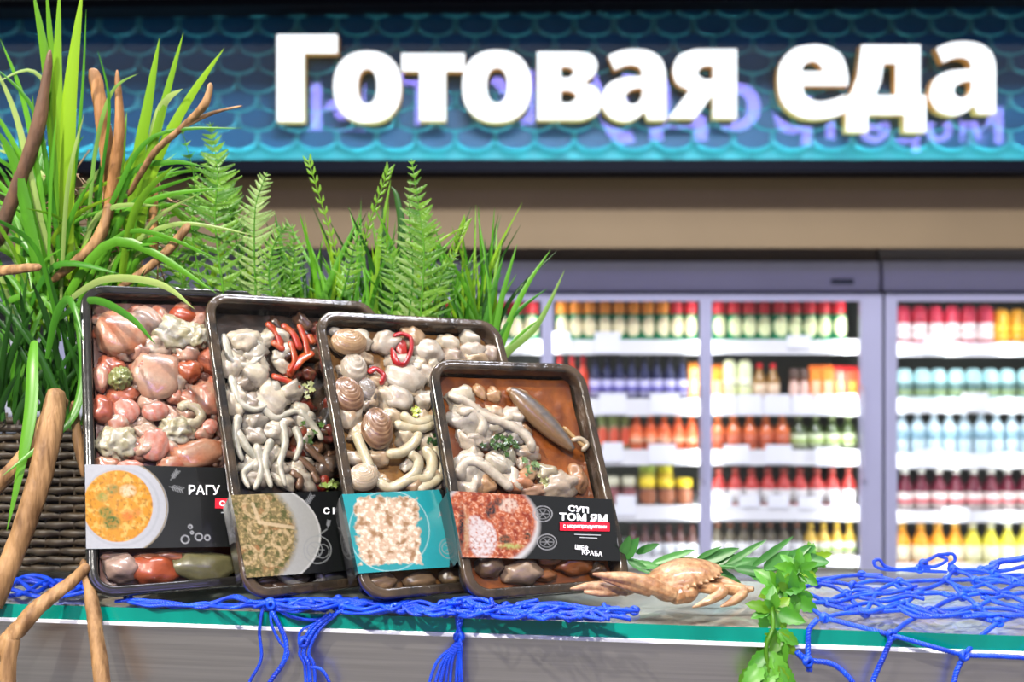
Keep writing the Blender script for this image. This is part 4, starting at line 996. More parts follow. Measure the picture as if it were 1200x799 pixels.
# ---- grass tufts behind the trays, in a hidden planter
def tuft(label, x0, x1, n, loc, group=None):
    e = empty('grass_tuft', loc, label=label, cat='grass')
    for i in range(n):
        bx = R.uniform(x0, x1); top = R.choice([R.uniform(235, 330), R.uniform(290, 350)]); a = R.gauss(0, .28)
        by = 425; L = by-top; Y0 = R.uniform(1.165, 1.23)
        pts = [P(bx, by, Y0), P(bx+a*L*.35, by-L*.55, Y0), P(bx+a*L, top, Y0+R.uniform(-.03, .03))]
        addblade(e, pts, R.uniform(5, 9)*K, M[R.choice(['l_blade', 'l_blade', 'l_bright', 'l_dark'])], wgrass, 5, R.uniform(-.7, .7), 'blade')
    return e
ta = tuft('grass tuft behind the second tray, between the two feathery ferns', 250, 345, 50, (-.28, 1.2, 1.14))
tb = tuft('grass tuft behind the third tray', 345, 450, 75, (-.19, 1.2, 1.14))
tc_ = tuft('dense bright grass tuft left of the tall pointed fern', 440, 500, 60, (-.12, 1.2, 1.14))
td = tuft('rightmost grass tuft, leaning out past the third tray', 500, 585, 65, (-.05, 1.2, 1.14))
def gb(e, pts, w, m='l_blade', Y=1.17):
    addblade(e, [P(x, y, Y) for x, y in pts], w*K*1.05, M[m], wgrass, 6, 0, 'blade')
for e, pts, w, m in [(td, [(580, 430), (596, 410), (630, 380), (662, 316)], 13, 'l_pale'), (td, [(580, 430), (600, 370), (620, 330), (645, 293)], 9, 'l_blade'), (td, [(575, 425), (588, 350), (606, 286)], 9, 'l_blade'), (td, [(570, 430), (600, 372), (641, 338)], 8, 'l_blade'),
     (td, [(560, 420), (576, 350), (590, 300)], 10, 'l_blade'), (td, [(540, 420), (570, 350), (568, 280)], 7, 'l_dark'), (td, [(500, 420), (520, 330), (550, 263)], 6, 'l_bright'), (td, [(580, 425), (612, 390), (636, 372)], 6, 'l_blade'),
     (tc_, [(438, 420), (440, 320), (458, 210)], 12, 'l_bright'), (tc_, [(450, 420), (470, 290), (466, 235), (458, 218)], 12, 'l_dark'), (tc_, [(455, 420), (452, 320), (448, 240)], 14, 'l_dark'), (tc_, [(495, 400), (480, 330), (470, 270)], 12, 'l_blade'),
     (tc_, [(470, 400), (500, 300), (550, 262)], 6, 'l_bright'), (tb, [(345, 420), (335, 320), (322, 250)], 10, 'l_blade'), (tb, [(360, 400), (390, 320), (424, 248)], 9, 'l_blade'), (tb, [(390, 400), (378, 330), (352, 258)], 6, 'l_blade'), (tb, [(400, 420), (420, 330), (423, 235)], 5, 'l_blade'), (ta, [(246, 335), (258, 300), (275, 260)], 9, 'l_bright')]:
    gb(e, pts, w, m)
for e, pts in ((tb, [(420, 400), (395, 300), (362, 190)]), (tb, [(405, 400), (425, 290), (455, 200)]), (tc_, [(490, 380), (520, 320), (545, 262)])):
    # seed heads: stem with small scales
    path = catmull([P(x, y, 1.18) for x, y in pts], 10); v, f = tube(path, lambda t: .0011*(1-.5*t), 5); mb = MB().add([p-e.location for p in v], f)
    for i in range(9, len(path)):
        for sd in (-1, 1):
            p = path[i]; t = (path[i]-path[i-1]).normalized(); n_ = t.cross(Vector((0, -1, 0)))*sd
            q, g = blade([p, p+t*.004+n_*.003, p+t*.009+n_*.0045], lambda u: .0016*math.sin(math.pi*(.1+.85*u)))
            mb.add([z-e.location for z in q], g)
    mb.obj('seed_head', M['l_bright'], e, smooth=True)
# ---- ferns
def fern(label, pts, wpx, Y, mm_, n=24, narrow=.85, curl=.0):
    path = catmull([P(x, y, Y) for x, y in pts], max(4, n//(len(pts)-1))); e = empty('fern', path[0], label=label, cat='fern')
    v, f = tube(path, lambda t: .0012*(1-.7*t), 5); mesh('stem', [p-e.location for p in v], f, M['l_blade'], e)
    N = len(path)
    sp = (path[-1]-path[0]).length/N
    for i in range(1, N-1):
        t = i/(N-1); L = wpx*K/2*1.25*min(1, .55+1.8*t)*(1-t)**.75*1.15+.0015
        ax = (path[i+1]-path[i-1]).normalized()
        for sd in (-1, 1):
            out = (ax.cross(Vector((0, -1, 0)))*sd+ax*R.uniform(.3, .7)+Vector((0, R.uniform(-.45, .45), 0))).normalized(); L_ = L; L = L*R.uniform(.82, 1.1)
            mb = MB(); nn = max(5, int(L/.0016)); w0 = max(.0016, min(sp*.62, L*.3))
            for k in range(nn):
                u = (k+.2)/nn; p = path[i]+out*L*u+ax*L*.10*u*u; s_ = w0*(1-u*.75)
                for s2 in (-1, 1):
                    d = (out*.75+ax*s2).normalized()
                    q, g = blade([p, p+d*s_*.5, p+d*s_], lambda z: max(.0001, min(.0011, s_*.4)*math.sin(math.pi*(.2+.75*z))), roll=R.uniform(-.3, .3), fold=.1)
                    mb.add([z-e.location for z in q], g)
            mb.add([z-e.location for z in blade([path[i], path[i]+out*L*.5, path[i]+out*L+ax*L*.1], lambda z: w0*.22*(1-.8*z))[0]], blade([path[i], path[i]+out*L*.5, path[i]+out*L+ax*L*.1], lambda z: w0*.22)[1])
            mb.obj('pinna', mm_, e, smooth=True); L = L_
    return e
fern('feathery bright fern beside the tufted plant, tallest on the left', [(262, 345), (252, 260), (255, 200), (246, 143)], 74, 1.10, M['l_fern'], 24)
fern('pale-tipped fern behind the second tray', [(300, 350), (298, 290), (300, 240), (313, 202)], 62, 1.11, M['l_fernp'], 22)
fern('small dark fern between the tufted plant and the bright fern', [(238, 345), (225, 270), (228, 210), (208, 136)], 34, 1.13, M['l_fern'], 20)
fern('tall pointed fern behind the third tray', [(492, 385), (497, 300), (492, 250), (482, 186)], 58, 1.12, M['l_fern'], 26)
fern('pale short fern beside the tall pointed one', [(478, 385), (484, 320), (480, 260), (481, 210)], 44, 1.135, M['l_fernp'], 20)
fern('low fern at the right of the tall pointed one', [(500, 395), (510, 350), (520, 320), (535, 296)], 44, 1.13, M['l_fern'], 16)
fern('low fern left of the dense grass tuft', [(400, 350), (408, 320), (415, 290), (424, 262)], 34, 1.13, M['l_fern'], 14)
fern('low fern right of the pale-tipped one', [(335, 350), (342, 320), (345, 290), (342, 262)], 40, 1.12, M['l_fern'], 14)
fern('fuzzy fern frond crossing behind the feathery bright one', [(285, 345), (275, 270), (262, 225), (236, 178)], 60, 1.14, M['l_fern'], 24)
fern('short fern frond between tufted plant and leftmost tray corner', [(215, 340), (206, 300), (190, 262), (176, 236)], 46, 1.12, M['l_fern'], 18)
fern('short fern frond just left of the rightmost grass tuft', [(455, 390), (462, 340), (458, 300), (440, 268)], 44, 1.15, M['l_fern'], 18)
fern('fern frond low in front of the pale-tipped one', [(320, 350), (315, 320), (322, 285), (338, 262)], 48, 1.105, M['l_fern'], 18)
# ---- planter (hidden support) and wicker basket
pl = empty('planter_box', (-.185, 1.2, .93), label='low dark planter box behind the trays holding the grass', cat='planter')
MB().box(-.165, .165, -.035, .06, -.02, .22).obj('box', M['framed'], pl)
bk = empty('wicker_basket', (-.47, 1.14, TOP), label='shaded wicker basket holding the tufted plant', cat='basket')
bx0, bx1, by0, by1 = -.17, .155, -.053, .05; per = []
def bperim(z, ph, amp=.0022, n=150):
    o = []; Lx, Ly = bx1-bx0, by1-by0; T = 2*(Lx+Ly)
    for i in range(n):
        s_ = i/n*T; w_ = amp*math.sin(s_/.016*math.pi+ph)
        if s_ < Lx: o.append(Vector((bx0+s_, by0-w_, z)))
        elif s_ < Lx+Ly: o.append(Vector((bx1+w_, by0+s_-Lx, z)))
        elif s_ < 2*Lx+Ly: o.append(Vector((bx1-(s_-Lx-Ly), by1+w_, z)))
        else: o.append(Vector((bx0-w_, by1-(s_-2*Lx-Ly), z)))
    return o
for k in range(17):
    z = .005+k*.0088; p = bperim(z+.0, (k % 2)*math.pi); p.append(p[0])
    p = [q+Vector((0, 0, .0012*noise.noise(q*30+Vector((k, 0, 0))))) for q in p]
    v, f = tube(p, .0042, 6, caps=False); mesh('willow_strand', v, f, M['wick'], bk)
ln = bperim(0, 0, 0, 60)
for i in range(0, 60, 1):
    v, f = tube([ln[i]+Vector((0, 0, .002)), ln[i]+Vector((0, 0, .155))], .0019, 5)
    if i == 0: mbs = MB()
    mbs.add(v, f)
mbs.obj('stakes', M['wick'], bk, smooth=True, kind='stuff')
MB().box(bx0+.006, bx1-.006, by0+.006, by1-.006, .002, .14).obj('inner_liner', M['framed'], bk)
# dry root fibre mat
rt = MB(); rr = random.Random(5)
for i in range(170):
    x = rr.uniform(55, 200); y = rr.uniform(215, 345); a = rr.uniform(0, 6.3); l_ = rr.uniform(15, 45); Y = rr.uniform(1.12, 1.17)
    q = [P(x, y, Y), P(x+l_*.5*math.cos(a)+rr.uniform(-6, 6), y+l_*.5*math.sin(a), Y-.01), P(x+l_*math.cos(a), y+l_*math.sin(a)+rr.uniform(-6, 6), Y)]
    v, f = tube(catmull(q, 4), .0009, 4); rt.add(v, f)
rt.obj('root_fibres', M['root'], None, True, label='tangle of dry brown root fibres at the heart of the tufted plant', cat='roots', kind='stuff')

# ---- driftwood
def wood(label, pts, rads, m, seg_=12, parts=(), flat=.8):
    """pts (x,y,Y); rads px"""
    e = empty('driftwood_branch', P(*pts[0]), label=label, cat='branch')
    def one(pts, rads, nm, lab=None):
        path = catmull([P(*p) for p in pts], 8); n = len(pts)-1
        def rf(t):
            u = t*n; i = min(int(u), n-1); q = u-i; return (rads[i]*(1-q)+rads[i+1]*q)*K*(pts[i][2]/1.03)*min(1, .35+(min(t, 1-t)*n*2.2)**.5)
        v, f = tube(path, rf, seg_, flat=flat, rough=.16, seed=pts[0][0]); return mesh(nm, [p-e.location for p in v], f, m, e, **({'label': lab} if lab else {}))
    one(pts, rads, 'stem')
    for p, r_ in parts: one(p, r_, 'fork')
    return e
wood('peeled branch crossing the basket from the tray to the lower left', [(66, 455, 1.01), (60, 500, 1.0), (44, 570, .985), (20, 640, .97), (-14, 715, .95)], [10, 14, 14, 13, 14], M['wood'])
wood('thinner peeled branch leaning behind the first one, ending at the left edge', [(72, 462, 1.02), (50, 505, 1.015), (20, 545, 1.0), (-20, 585, .99)], [12, 12, 10, 9], M['wood'])
wood('forked peeled branch hanging over the glass edge at the lower left', [(104, 662, .948), (80, 684, .945), (42, 714, .93), (8, 752, .92), (-30, 790, .92)], [7, 8, 10, 11, 9], M['wood'], parts=[([(16, 744, .92), (10, 775, .915), (8, 830, .91)], [9, 9, 10])])
wood('straight pale stick hanging down over the counter front beside the leftmost tray', [(97, 655, .955), (107, 700, .945), (113, 745, .935), (124, 830, .92)], [4, 8, 8.5, 10], M['wood'])
wood('dark brown pointed stick rising at the far left', [(-6, 290, 1.11), (18, 225, 1.1), (44, 150, 1.09), (59, 58, 1.08)], [8, 8, 8.5, 3], M['woodd'])
wood('broad tan stick with a rounded tip among the leaves', [(138, 290, 1.15), (130, 220, 1.13), (122, 150, 1.115), (112, 95, 1.11), (109, 80, 1.11)], [9, 9, 9.5, 8, 4], M['woodt'], flat=.5)
wood('slim ochre stick with a pointed tip right of the broad tan one', [(122, 290, 1.13), (132, 220, 1.11), (140, 150, 1.10), (137, 82, 1.10)], [8, 7.5, 6, 2.5], M['woodt'])
wood('pale twisted twig arching out to the right above the ferns', [(150, 230, 1.1), (180, 180, 1.09), (215, 148, 1.09), (240, 122, 1.08), (247, 97, 1.08)], [3, 4, 4, 5, 3], M['wood'], parts=[([(215, 148, 1.09), (250, 132, 1.09), (284, 124, 1.09)], [4, 2.5, 1])])
wood('short tan stub poking up between plant and ferns', [(180, 300, 1.12), (180, 240, 1.12), (183, 207, 1.12)], [6, 5, 3], M['woodt'])
wood('pale horizontal cut root end at the left edge', [(-25, 322, 1.05), (20, 315, 1.04), (48, 313, 1.035)], [7, 6.5, 5], M['wood'])
wood('thin tan twig behind the corner of the leftmost tray', [(86, 470, 1.03), (92, 520, 1.02), (100, 560, 1.02)], [5, 6, 5], M['wood'])
wood('pale root crossing under the sticks', [(60, 330, 1.1), (100, 296, 1.1), (120, 270, 1.1), (128, 238, 1.1)], [5, 7, 8, 5], M['wood'], parts=[([(130, 345, 1.09), (190, 300, 1.09), (222, 262, 1.09)], [4, 6, 6])])

# ================================================================ BLUE NET
def rope(path, r=.0016, pitch=.0075, strands=3, seg_=5, step=.0011):
    # resample evenly, then wind strands
    L = [0]
    for a, b in zip(path, path[1:]): L.append(L[-1]+(b-a).length)
    n = max(6, int(L[-1]/step)); out = []; j = 0
    for i in range(n+1):
        s_ = L[-1]*i/n
        while j < len(L)-2 and L[j+1] < s_: j += 1
        q = (s_-L[j])/max(L[j+1]-L[j], 1e-9); out.append(path[j].lerp(path[j+1], min(q, 1)))
    fr = frames(out); mb = MB()
    for k in range(strands):
        pp = []
        for i, (p, (t, a, b)) in enumerate(zip(out, fr)):
            th = 2*math.pi*(L[-1]*i/n/pitch+k/strands); pp.append(p+a*math.cos(th)*r*.52+b*math.sin(th)*r*.52)
        v, f = tube(pp, r*.62, seg_); mb.add(v, f)
    return mb
def knot(p, r, seed=0):
    rr = random.Random(seed); mb = MB()
    for k in range(3):
        a = rr.uniform(0, 6.3); u = Vector((math.cos(a), rr.uniform(-.4, .4), math.sin(a))).normalized(); v_ = u.cross(Vector((rr.uniform(-1, 1), 1, rr.uniform(-1, 1)))).normalized()
        pts = [p+(u*math.cos(2*math.pi*i/10)+v_*math.sin(2*math.pi*i/10))*r for i in range(10)]; pts.append(pts[0])
        v, f = tube(pts, r*.52, 6); mb.add(v, f)
    return mb
NET_R = empty('fishing_net', (.35, .95, TOP), label='knotted blue net spread over the glass at the right', cat='net')
NET_L = empty('fishing_net', (-.1, .94, TOP), label='bunched blue net lying under the four trays with loose ends hanging down', cat='net')
def cord(e, pts, r=.0015, name='cord', **k):
    path = catmull(pts, 8); mb = rope(path, r, **k); mb.v = [v-e.location for v in mb.v]; return mb.obj(name, M['net'], e, smooth=True)
def kn(e, p, r=.0028, seed=0):
    mb = knot(p, r, seed); mb.v = [v-e.location for v in mb.v]; return mb.obj('knot', M['net'], e, smooth=True)
def onglass(px, py, lift=0):   # pixel on glass top (lifted)
    z = TOP+.002+lift; Y = (CZ-z)*FPX/(py-399.5); return P(px, py, Y)
# spread net traced: nodes in the photo
nodes = {}
def nd(k, px, py, lift=0, Y=None): nodes[k] = onglass(px, py, lift) if Y is None else P(px, py, Y)
fe = lambda px: .9066/(1+.1228*(px-600)/FPX)   # depth of the glass front edge under a pixel column
nd('a', 958, 684, .002); nd('b', 992, 696, .002); nd('c', 1014, 718, .001); nd('d', 966, 724, .001); nd('e', 1045, 744, Y=fe(1045)-.004)
nd('f', 947, 775, Y=fe(947)-.010); nd('g', 1028, 694, .003); nd('h', 1090, 716, .001); nd('i', 1130, 768, Y=fe(1130)-.008); nd('j', 1170, 729, .001)
nd('k', 1076, 696, .002); nd('l', 1128, 699, .002); nd('m', 1054, 682, .003); nd('n', 1110, 680, .003); nd('o', 1142, 680, .003); nd('p', 1180, 697, .002); nd('q', 1215, 716, .001)
nd('r', 1010, 674, .003); nd('s', 1120, 669, .006); nd('t', 1165, 672, .006); nd('u', 970, 706, .001); nd('v', 1060, 708, .001); nd('w', 1145, 712, .001); nd('x', 940, 708, .001); nd('y', 1000, 686, .003)
nd('z', 1230, 690, .002); nd('aa', 1210, 771, Y=fe(1200)-.01); nd('ab', 1190, 682, .004); nd('ac', 935, 690, .002)
def mid_(a, b, sag=0, up=0, seed=0):
    rr = random.Random(seed); m_ = (nodes[a]+nodes[b])/2; return m_+Vector((rr.uniform(-.003, .003), rr.uniform(-.006, .006), up-sag))
edges = 'a-b b-c a-r r-m m-n n-s s-t t-z b-g g-c c-h c-d d-x d-e e-h e-i h-j j-i i-aa g-k k-l l-p p-z m-k n-l o-p o-n h-l h-v v-k v-c u-b u-x u-c y-g y-a y-m w-h w-l w-p w-j j-q q-p ab-o ab-z t-ab s-o m-g ac-a ac-u'.split()
for i, ed in enumerate(edges):
    a, b = ed.split('-'); off = any(nodes[q].y < fe(1000)-.0 and q in 'efi' or q == 'aa' for q in (a, b))
    cord(NET_R, [nodes[a], mid_(a, b, 0, 0 if off else .0015, i), nodes[b]], .0019)
for i, (k, p) in enumerate(nodes.items()): kn(NET_R, p, .0032, i)
rr = random.Random(77)
for i in range(24):
    x = rr.uniform(950, 1180); y = rr.uniform(676, 722); pts = []
    for k in range(4):
        pts.append(onglass(x, y, rr.uniform(.002, .006))); x += rr.uniform(18, 34); y = min(722, max(674, y+rr.uniform(-12, 12)))
    cord(NET_R, pts, .0018)
# hanging parts over the edge
def hang(e, pts, r=.0021, **k): return cord(e, [P(*p) for p in pts], r, **k)
E_ = lambda px, d=.006: fe(px)-d
hang(NET_R, [(958, 726, E_(958, .002)), (948, 738, E_(950)), (947, 757, E_(947)), (947, 775, E_(947, .01))]); hang(NET_R, [(949, 774, E_(949)), (975, 778, E_(975)), (994, 793, E_(994)), (1010, 815, E_(1010))])
hang(NET_R, [(1045, 746, E_(1045)), (1036, 768, E_(1036)), (1022, 800, E_(1022)), (1015, 830, E_(1015))]); hang(NET_R, [(1130, 768, E_(1130)), (1120, 790, E_(1120)), (1112, 830, E_(1112))])
hang(NET_R, [(947, 775, E_(947)), (938, 768, E_(938)), (934, 764, E_(934))], .0026); hang(NET_R, [(947, 776, E_(947)), (949, 786, E_(949))], .0026)
# raised loops along the back
def lp(e, pts, r=.0016): return cord(e, [onglass(x, 672, 0)+Vector((0, 0, (672-y)*K*1.05)) for x, y in pts], r)
lp(NET_R, [(1090, 667), (1070, 666), (1045, 668), (1028, 665), (1024, 658), (1031, 656), (1038, 664), (1060, 668), (1110, 670)])
lp(NET_R, [(1080, 662), (1095, 664), (1110, 656), (1100, 651), (1116, 649), (1119, 657), (1112, 662), (1120, 668)]); lp(NET_R, [(1078, 660), (1090, 655), (1100, 650), (1112, 650)])
lp(NET_R, [(1150, 668), (1163, 664), (1172, 658), (1190, 656), (1215, 650)], .003); lp(NET_R, [(1160, 667), (1166, 660), (1169, 658)], .002); lp(NET_R, [(1120, 670), (1150, 671), (1180, 668), (1215, 660)], .002)
for i, (x, y) in enumerate([(1082, 660), (1078, 666), (1165, 662), (1150, 668), (1116, 666)]): kn(NET_R, onglass(x, 672, 0)+Vector((0, 0, (672-y)*K)), .0034, 60+i)
# bunch under the trays
rr = random.Random(11)
def edgey(px): return 707+.0317*px
for s_ in range(15):
    x = 128+rr.uniform(0, 40) if s_ < 4 else rr.uniform(270, 420)
    x1 = rr.uniform(690, 752); pts = []
    while x < x1:
        thin = x < 270
        up = rr.uniform(1, 9 if thin else 17)
        pts.append(onglass(x, edgey(x)-up-1, rr.uniform(0, .002 if thin else (.008 if x < 600 else .015)))); x += rr.uniform(16, 34)
    if len(pts) > 2: cord(NET_L, pts, .0016)
for s_ in range(26):    # folded heap in front of the right tray foot
    x = rr.uniform(500, 735); y = edgey(x)-rr.uniform(4, 20); a = onglass(x, y, rr.uniform(.0, .012)); pts = [a]
    for k in range(3): pts.append(a+Vector((rr.uniform(-.02, .02)+k*.008, rr.uniform(-.004, .012), rr.uniform(-.004, .004)))); 
    pts = [Vector((p.x, p.y, max(p.z, TOP+.002))) for p in pts]; cord(NET_L, pts, .0018)
for i in range(34):
    x = rr.uniform(300, 745); kn(NET_L, onglass(x, edgey(x)-rr.uniform(5, 18), rr.uniform(.001, .006)), .003, 100+i)
kn(NET_L, onglass(150, 699, .002), .003, 9)
for i in range(6):   # under the basket side
    x = -30; pts = []
    while x < 110: pts.append(onglass(x, 684+rr.uniform(-9, 16), rr.uniform(0, .004))); x += rr.uniform(20, 35)
    cord(NET_L, pts, .002)
hang(NET_L, [(316, 706, E_(316, .001)), (308, 714, E_(308)), (304, 740, E_(304)), (306, 772, E_(306)), (292, 800, E_(292)), (286, 820, E_(286))], .0014)
hang(NET_L, [(314, 708, E_(316, .001)), (322, 722, E_(320)), (335, 752, E_(335)), (332, 776, E_(332)), (316, 800, E_(316)), (312, 820, E_(312))], .0021)
hang(NET_L, [(318, 708, E_(316, .001)), (318, 730, E_(318)), (328, 752, E_(328)), (338, 766, E_(338)), (324, 790, E_(324))], .0012)
for dx, w_ in ((0, .002), (6, .0015), (-5, .0013)):
    hang(NET_L, [(388+dx, 720, E_(388)), (368+dx, 738, E_(368)), (356+dx, 764, E_(356)), (362+dx, 780, E_(362)), (364+dx, 820, E_(364))], w_)
hang(NET_L, [(362, 782, E_(362)), (376, 784, E_(376)), (386, 800, E_(386)), (388, 820, E_(388))], .0014); hang(NET_L, [(352, 762, E_(352)), (352, 740, E_(352)), (376, 728, E_(376))], .0012)
hang(NET_L, [(316, 706, E_(316, .003)), (340, 722, E_(340, .004)), (372, 726, E_(372, .004)), (400, 716, E_(400, .003))], .0015)
hang(NET_L, [(538, 706, E_(538, -.003)), (536, 722, E_(536, .004)), (538, 738, E_(538)), (540, 748, E_(540))], .0022); hang(NET_L, [(542, 708, E_(538, -.003)), (541, 725, E_(541, .004)), (536, 742, E_(536)), (538, 750, E_(538))], .0018)
for i in range(9):
    x1 = 497+i*6+rr.uniform(-3, 3); hang(NET_L, [(538, 744, E_(538)), (531+i*1.2, 757, E_(530, .006+.0006*i)), (x1*.55+.45*(531+i*1.2)+rr.uniform(-2, 2), 778, E_(x1)), (x1, 825, E_(x1))], .0013)
kn(NET_L, P(538, 746, E_(538)), .0036, 3); kn(NET_L, P(316, 708, E_(316, .002)), .004, 4); kn(NET_L, P(356, 752, E_(356)), .0036, 5)

# ================================================================ CRAB
cb = bmesh.new()
def blob(c, r, rot=None, shape=None, sub=3):
    b0 = bmesh.ops.create_icosphere(cb, subdivisions=sub, radius=1)['verts']
    for v in b0:
        p = v.co.copy()
        if shape: p = shape(p)
        p = Vector((p.x*r[0], p.y*r[1], p.z*r[2]))
        if rot is not None: p = rot@p
        v.co = p+c
def limb(pts, rads):
    path = catmull(pts, 6); n = len(pts)-1
    def rf(t):
        u = t*n; i = min(int(u), n-1); q = u-i; return rads[i]*(1-q)+rads[i+1]*q
    v, f = tube(path, rf, 10, flat=.85); vs = [cb.verts.new(q) for q in v]
    for g in f: cb.faces.new([vs[i] for i in g])
YC_ = .965
cc = P(797, 679, YC_)
def carap(p):
    q = p.copy(); 
    if p.z < 0: q.z *= .55
    else: q.z *= (1-.25*abs(p.x))
    q.x *= 1+.10*math.exp(-((p.z)/.25)**2)*(1 if abs(p.x) > .5 else 0)
    return q
rc = Matrix.Rotation(math.radians(12), 3, 'Z')@Matrix.Rotation(math.radians(-10), 3, 'Y')@Matrix.Rotation(math.radians(8), 3, 'X')
cc = P(800, 674, YC_); blob(cc, (.0335, .024, .0135), rc.inverted() if False else rc, carap, 4)
for i in range(15):   # toothed front margin
    a = math.radians(188+i*10.5); p = rc@Vector((.0345*math.cos(a), .0245*math.sin(a), -.0005))
    d = rc@Vector((math.cos(a), math.sin(a), 0)); limb([cc+p*.93, cc+p*1.0, cc+p+d*.003], [.0024, .0018, .0004])
blob(cc+Vector((0, .0, -.008)), (.026, .018, .009))
g = lambda x, y, Y: P(x, y, Y)
# near claw reaching left
limb([g(812, 690, .955), g(806, 697, .945), g(790, 698, .94)], [.007, .0085, .007])
blob(g(800, 695, .945), (.0105, .008, .0085)); limb([g(797, 697, .94), g(788, 700, .935)], [.0085, .007])
blob(g(779, 694, .935), (.0125, .007, .0078), Matrix.Rotation(.35, 3, 'Y')); 
limb([g(790, 697, .935), g(765, 687, .932), g(738, 678, .93), g(716, 675, .93), g(694, 672.5, .93)], [.0065, .0080, .0062, .0042, .0012])
limb([g(762, 692, .932), g(742, 688, .93), g(722, 683, .93), g(704, 678, .93)], [.0060, .0048, .003, .001])
# far claw lying left
limb([g(775, 682, .97), g(750, 680, .965), g(735, 682, .955)], [.006, .0065, .006])
blob(g(733, 688, .95), (.011, .008, .0072)); limb([g(735, 690, .945), g(712, 688, .942), g(690, 687, .94), g(668, 690, .935)], [.007, .006, .0042, .001]); limb([g(724, 693, .942), g(704, 695, .938), g(684, 694, .935)], [.0045, .0034, .001])
# walking legs to the right
for pts, rd in [([g(815, 688, .955), g(836, 690, .945), g(846, 694, .935), g(832, 703, .93), g(811, 712, .925)], [.0045, .0055, .006, .0048, .0008]),
                ([g(822, 688, .96), g(852, 690, .95), g(870, 694, .935), g(860, 704, .93), g(844, 711, .925)], [.0045, .0055, .0056, .0045, .0008]),
                ([g(824, 684, .965), g(848, 684, .96), g(868, 690, .95), g(884, 690, .945)], [.0045, .006, .005, .002]),
                ([g(820, 680, .975), g(846, 680, .98), g(864, 688, .98), g(876, 696, .975)], [.004, .0045, .004, .001]),
                ([g(812, 690, .955), g(800, 696, .96), g(780, 700, .96)], [.004, .004, .002])]:
    limb(pts, rd)
me = bpy.data.meshes.new('crab'); cb.to_mesh(me); cb.free(); t = bpy.data.objects.new('t', me); C.objects.link(t)
rm = t.modifiers.new('r', 'REMESH'); rm.mode = 'VOXEL'; rm.voxel_size = .00075
sm_ = t.modifiers.new('s', 'SMOOTH'); sm_.iterations = 2; sm_.factor = .5
bpy.context.view_layer.update()
me2 = bpy.data.meshes.new_from_object(t.evaluated_get(bpy.context.evaluated_depsgraph_get())); bpy.data.objects.remove(t)
me2.name = 'crab'; me2.materials.clear(); me2.materials.append(M['crab'])
a_ = me2.color_attributes.new('Col', 'FLOAT_COLOR', 'POINT'); col = []
for v in me2.vertices:
    p = v.co; q = .5+.8*noise.noise(p*160); q = min(max(q+.4*noise.noise(p*500), 0), 1); c1 = np.array((.44, .26, .13)); c2 = np.array((.26, .11, .04)); c = c1*(1-q)+c2*q
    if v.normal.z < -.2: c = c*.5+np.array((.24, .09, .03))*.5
    col += [*c, 1]
    if False: pass
a_.data.foreach_set('color', col); me2.polygons.foreach_set('use_smooth', [True]*len(me2.polygons))
crab = link(bpy.data.objects.new('crab', me2), None, 'tan crab with toothed shell and a long pale claw lying on the glass', 'crab')
for dx in (-.004, .004):
    v, f = ICO2; o = mesh('eye', [p*.0014+(cc+rc@Vector((-.0335, -.008+dx, .002))) for p in v], f, M['black'], crab)

# ================================================================ GREEN SPRIGS
def toothed(L, w, n=9, teeth=.12, curl=.25, cup=.2):
    """serrated leaf in local frame: +x along, y across, z up"""
    v = []; f = []
    for i in range(n+1):
        t = i/n; h = w/2*math.sin(math.pi*(t**.8*.96+.02))**.75; hh = h*(1+teeth*(1 if i % 2 else -1)) if 0 < i < n else h*.15
        z = -curl*L*t*t
        v += [(L*t, -hh, z+cup*h), (L*t, -hh*.5, z+cup*h*.35), (L*t, 0, z), (L*t, hh*.5, z+cup*h*.35), (L*t, hh, z+cup*h)]
    for i in range(n):
        for j in range(4): a = i*5+j; f.append((a, a+1, a+6, a+5))
    return v, f
def place_leaf(e, base, dirv, upv, L, w, m, name='leaf', **k):
    x = dirv.normalized(); y = upv.cross(x).normalized(); z = x.cross(y)
    v, f = toothed(L, w, **k); Mx = Matrix((x, y, z)).transposed()
    return mesh(name, [base+Mx@Vector(q)-e.location for q in v], f, m, e)
SP = empty('leafy_sprig', P(930, 690, .93), label='bright green serrated-leaf sprig hanging over the glass edge right of the crab', cat='sprig')
stem = [(945, 652, 1.0), (928, 668, .96), (912, 690, .915), (905, 712, .89), (906, 735, .875), (898, 762, .87), (905, 810, .865)]
pth = catmull([P(*p) for p in stem], 8); v, f = tube(pth, .0018, 6); mesh('stem', [p-SP.location for p in v], f, M['l_bright'], SP)
rr = random.Random(21)
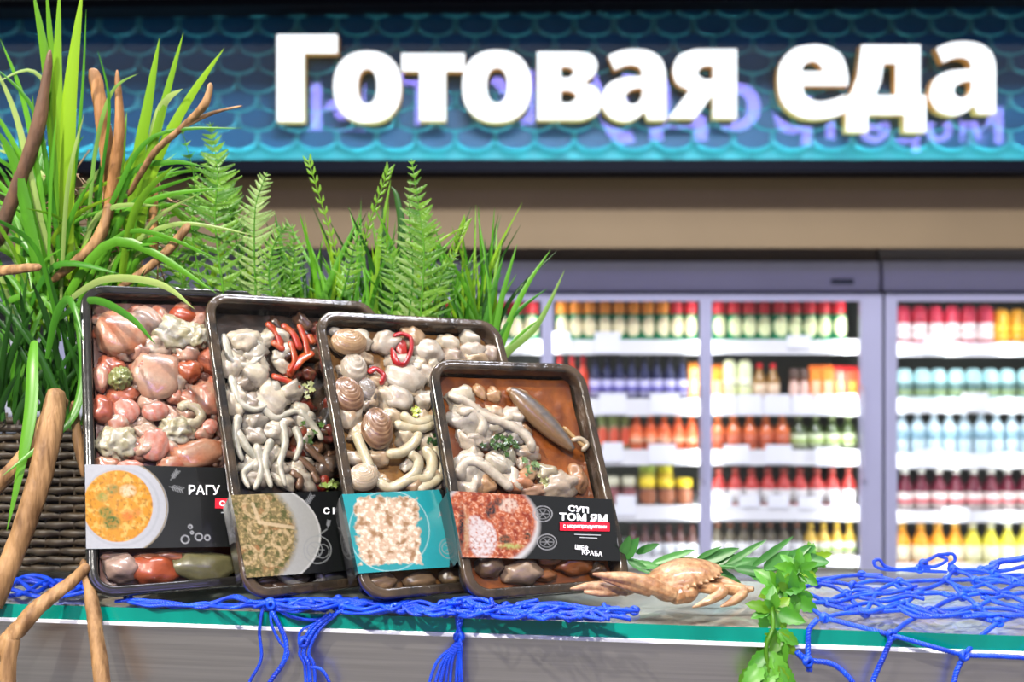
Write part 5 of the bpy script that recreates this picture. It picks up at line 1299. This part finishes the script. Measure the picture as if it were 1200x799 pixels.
for (cx, cy, Y, n, Lp, a0) in [(952, 655, .99, 7, 30, 0), (935, 668, .955, 9, 40, .3), (912, 692, .92, 9, 38, .1), (930, 700, .925, 6, 36, .5), (905, 715, .892, 8, 38, .7), (912, 740, .878, 8, 36, .2), (900, 765, .872, 8, 44, .4), (893, 780, .868, 6, 42, .9), (912, 780, .868, 5, 44, 1.2)]:
    n = int(n*1.5)
    for k in range(n):
        a = a0+k*2*math.pi/n+rr.uniform(-.3, .3); dy = rr.uniform(-.7, .35)
        if cy > 735: d = Vector((math.cos(a)*.8, dy, -abs(math.sin(a))-.4))
        else: d = Vector((math.cos(a), dy, math.sin(a)*.75))
        up = Vector((rr.uniform(-.4, .4), -1, rr.uniform(.1, .8)))
        L = Lp*K*.78*rr.uniform(.65, 1.1)
        b = P(cx+rr.uniform(-3, 3), cy+rr.uniform(-3, 3), Y)
        if b.z < TOP+.01 and b.y > fe(cx): b.z = TOP+.012
        place_leaf(SP, b, d, up, L, L*rr.uniform(.4, .58), M['l_mint'] if rr.random() < .75 else M['l_bright'], curl=rr.uniform(.05, .35))
BR = empty('leafy_branch', P(800, 665, 1.02), label='long dark-leaved green branch lying behind the crab', cat='branch')
pth = catmull([P(728, 652, 1.03), P(760, 660, 1.02), P(800, 662, 1.01), P(850, 664, 1.0), P(905, 668, .98), P(940, 650, .99)], 8); v, f = tube(pth, .0016, 6); mesh('stem', [p-BR.location for p in v], f, M['l_olive'], BR)
for (x, y, x1, y1, w_) in [(732, 655, 748, 630, 14), (728, 652, 738, 628, 12), (745, 648, 772, 637, 9), (762, 661, 815, 643, 9), (775, 660, 818, 654, 9), (740, 660, 775, 664, 10), (815, 660, 866, 642, 14), (825, 662, 864, 650, 12), (840, 664, 900, 655, 12), (850, 662, 898, 632, 8), (835, 665, 872, 688, 12), (860, 666, 905, 672, 11), (880, 665, 930, 628, 8), (895, 668, 925, 645, 14), (905, 664, 950, 640, 12), (815, 656, 845, 640, 6), (870, 664, 900, 685, 9), (735, 656, 765, 672, 9), (930, 655, 972, 658, 16), (935, 650, 955, 640, 12)]:
    a = P(x, y, 1.01 if x < 850 else .985); b = P(x1, y1, 1.0 if x < 850 else .975); d = b-a
    place_leaf(BR, a, d, Vector((rr.uniform(-.3, .3), -1, .5)), d.length, w_*K, M['l_olive'], teeth=.05, curl=.05)
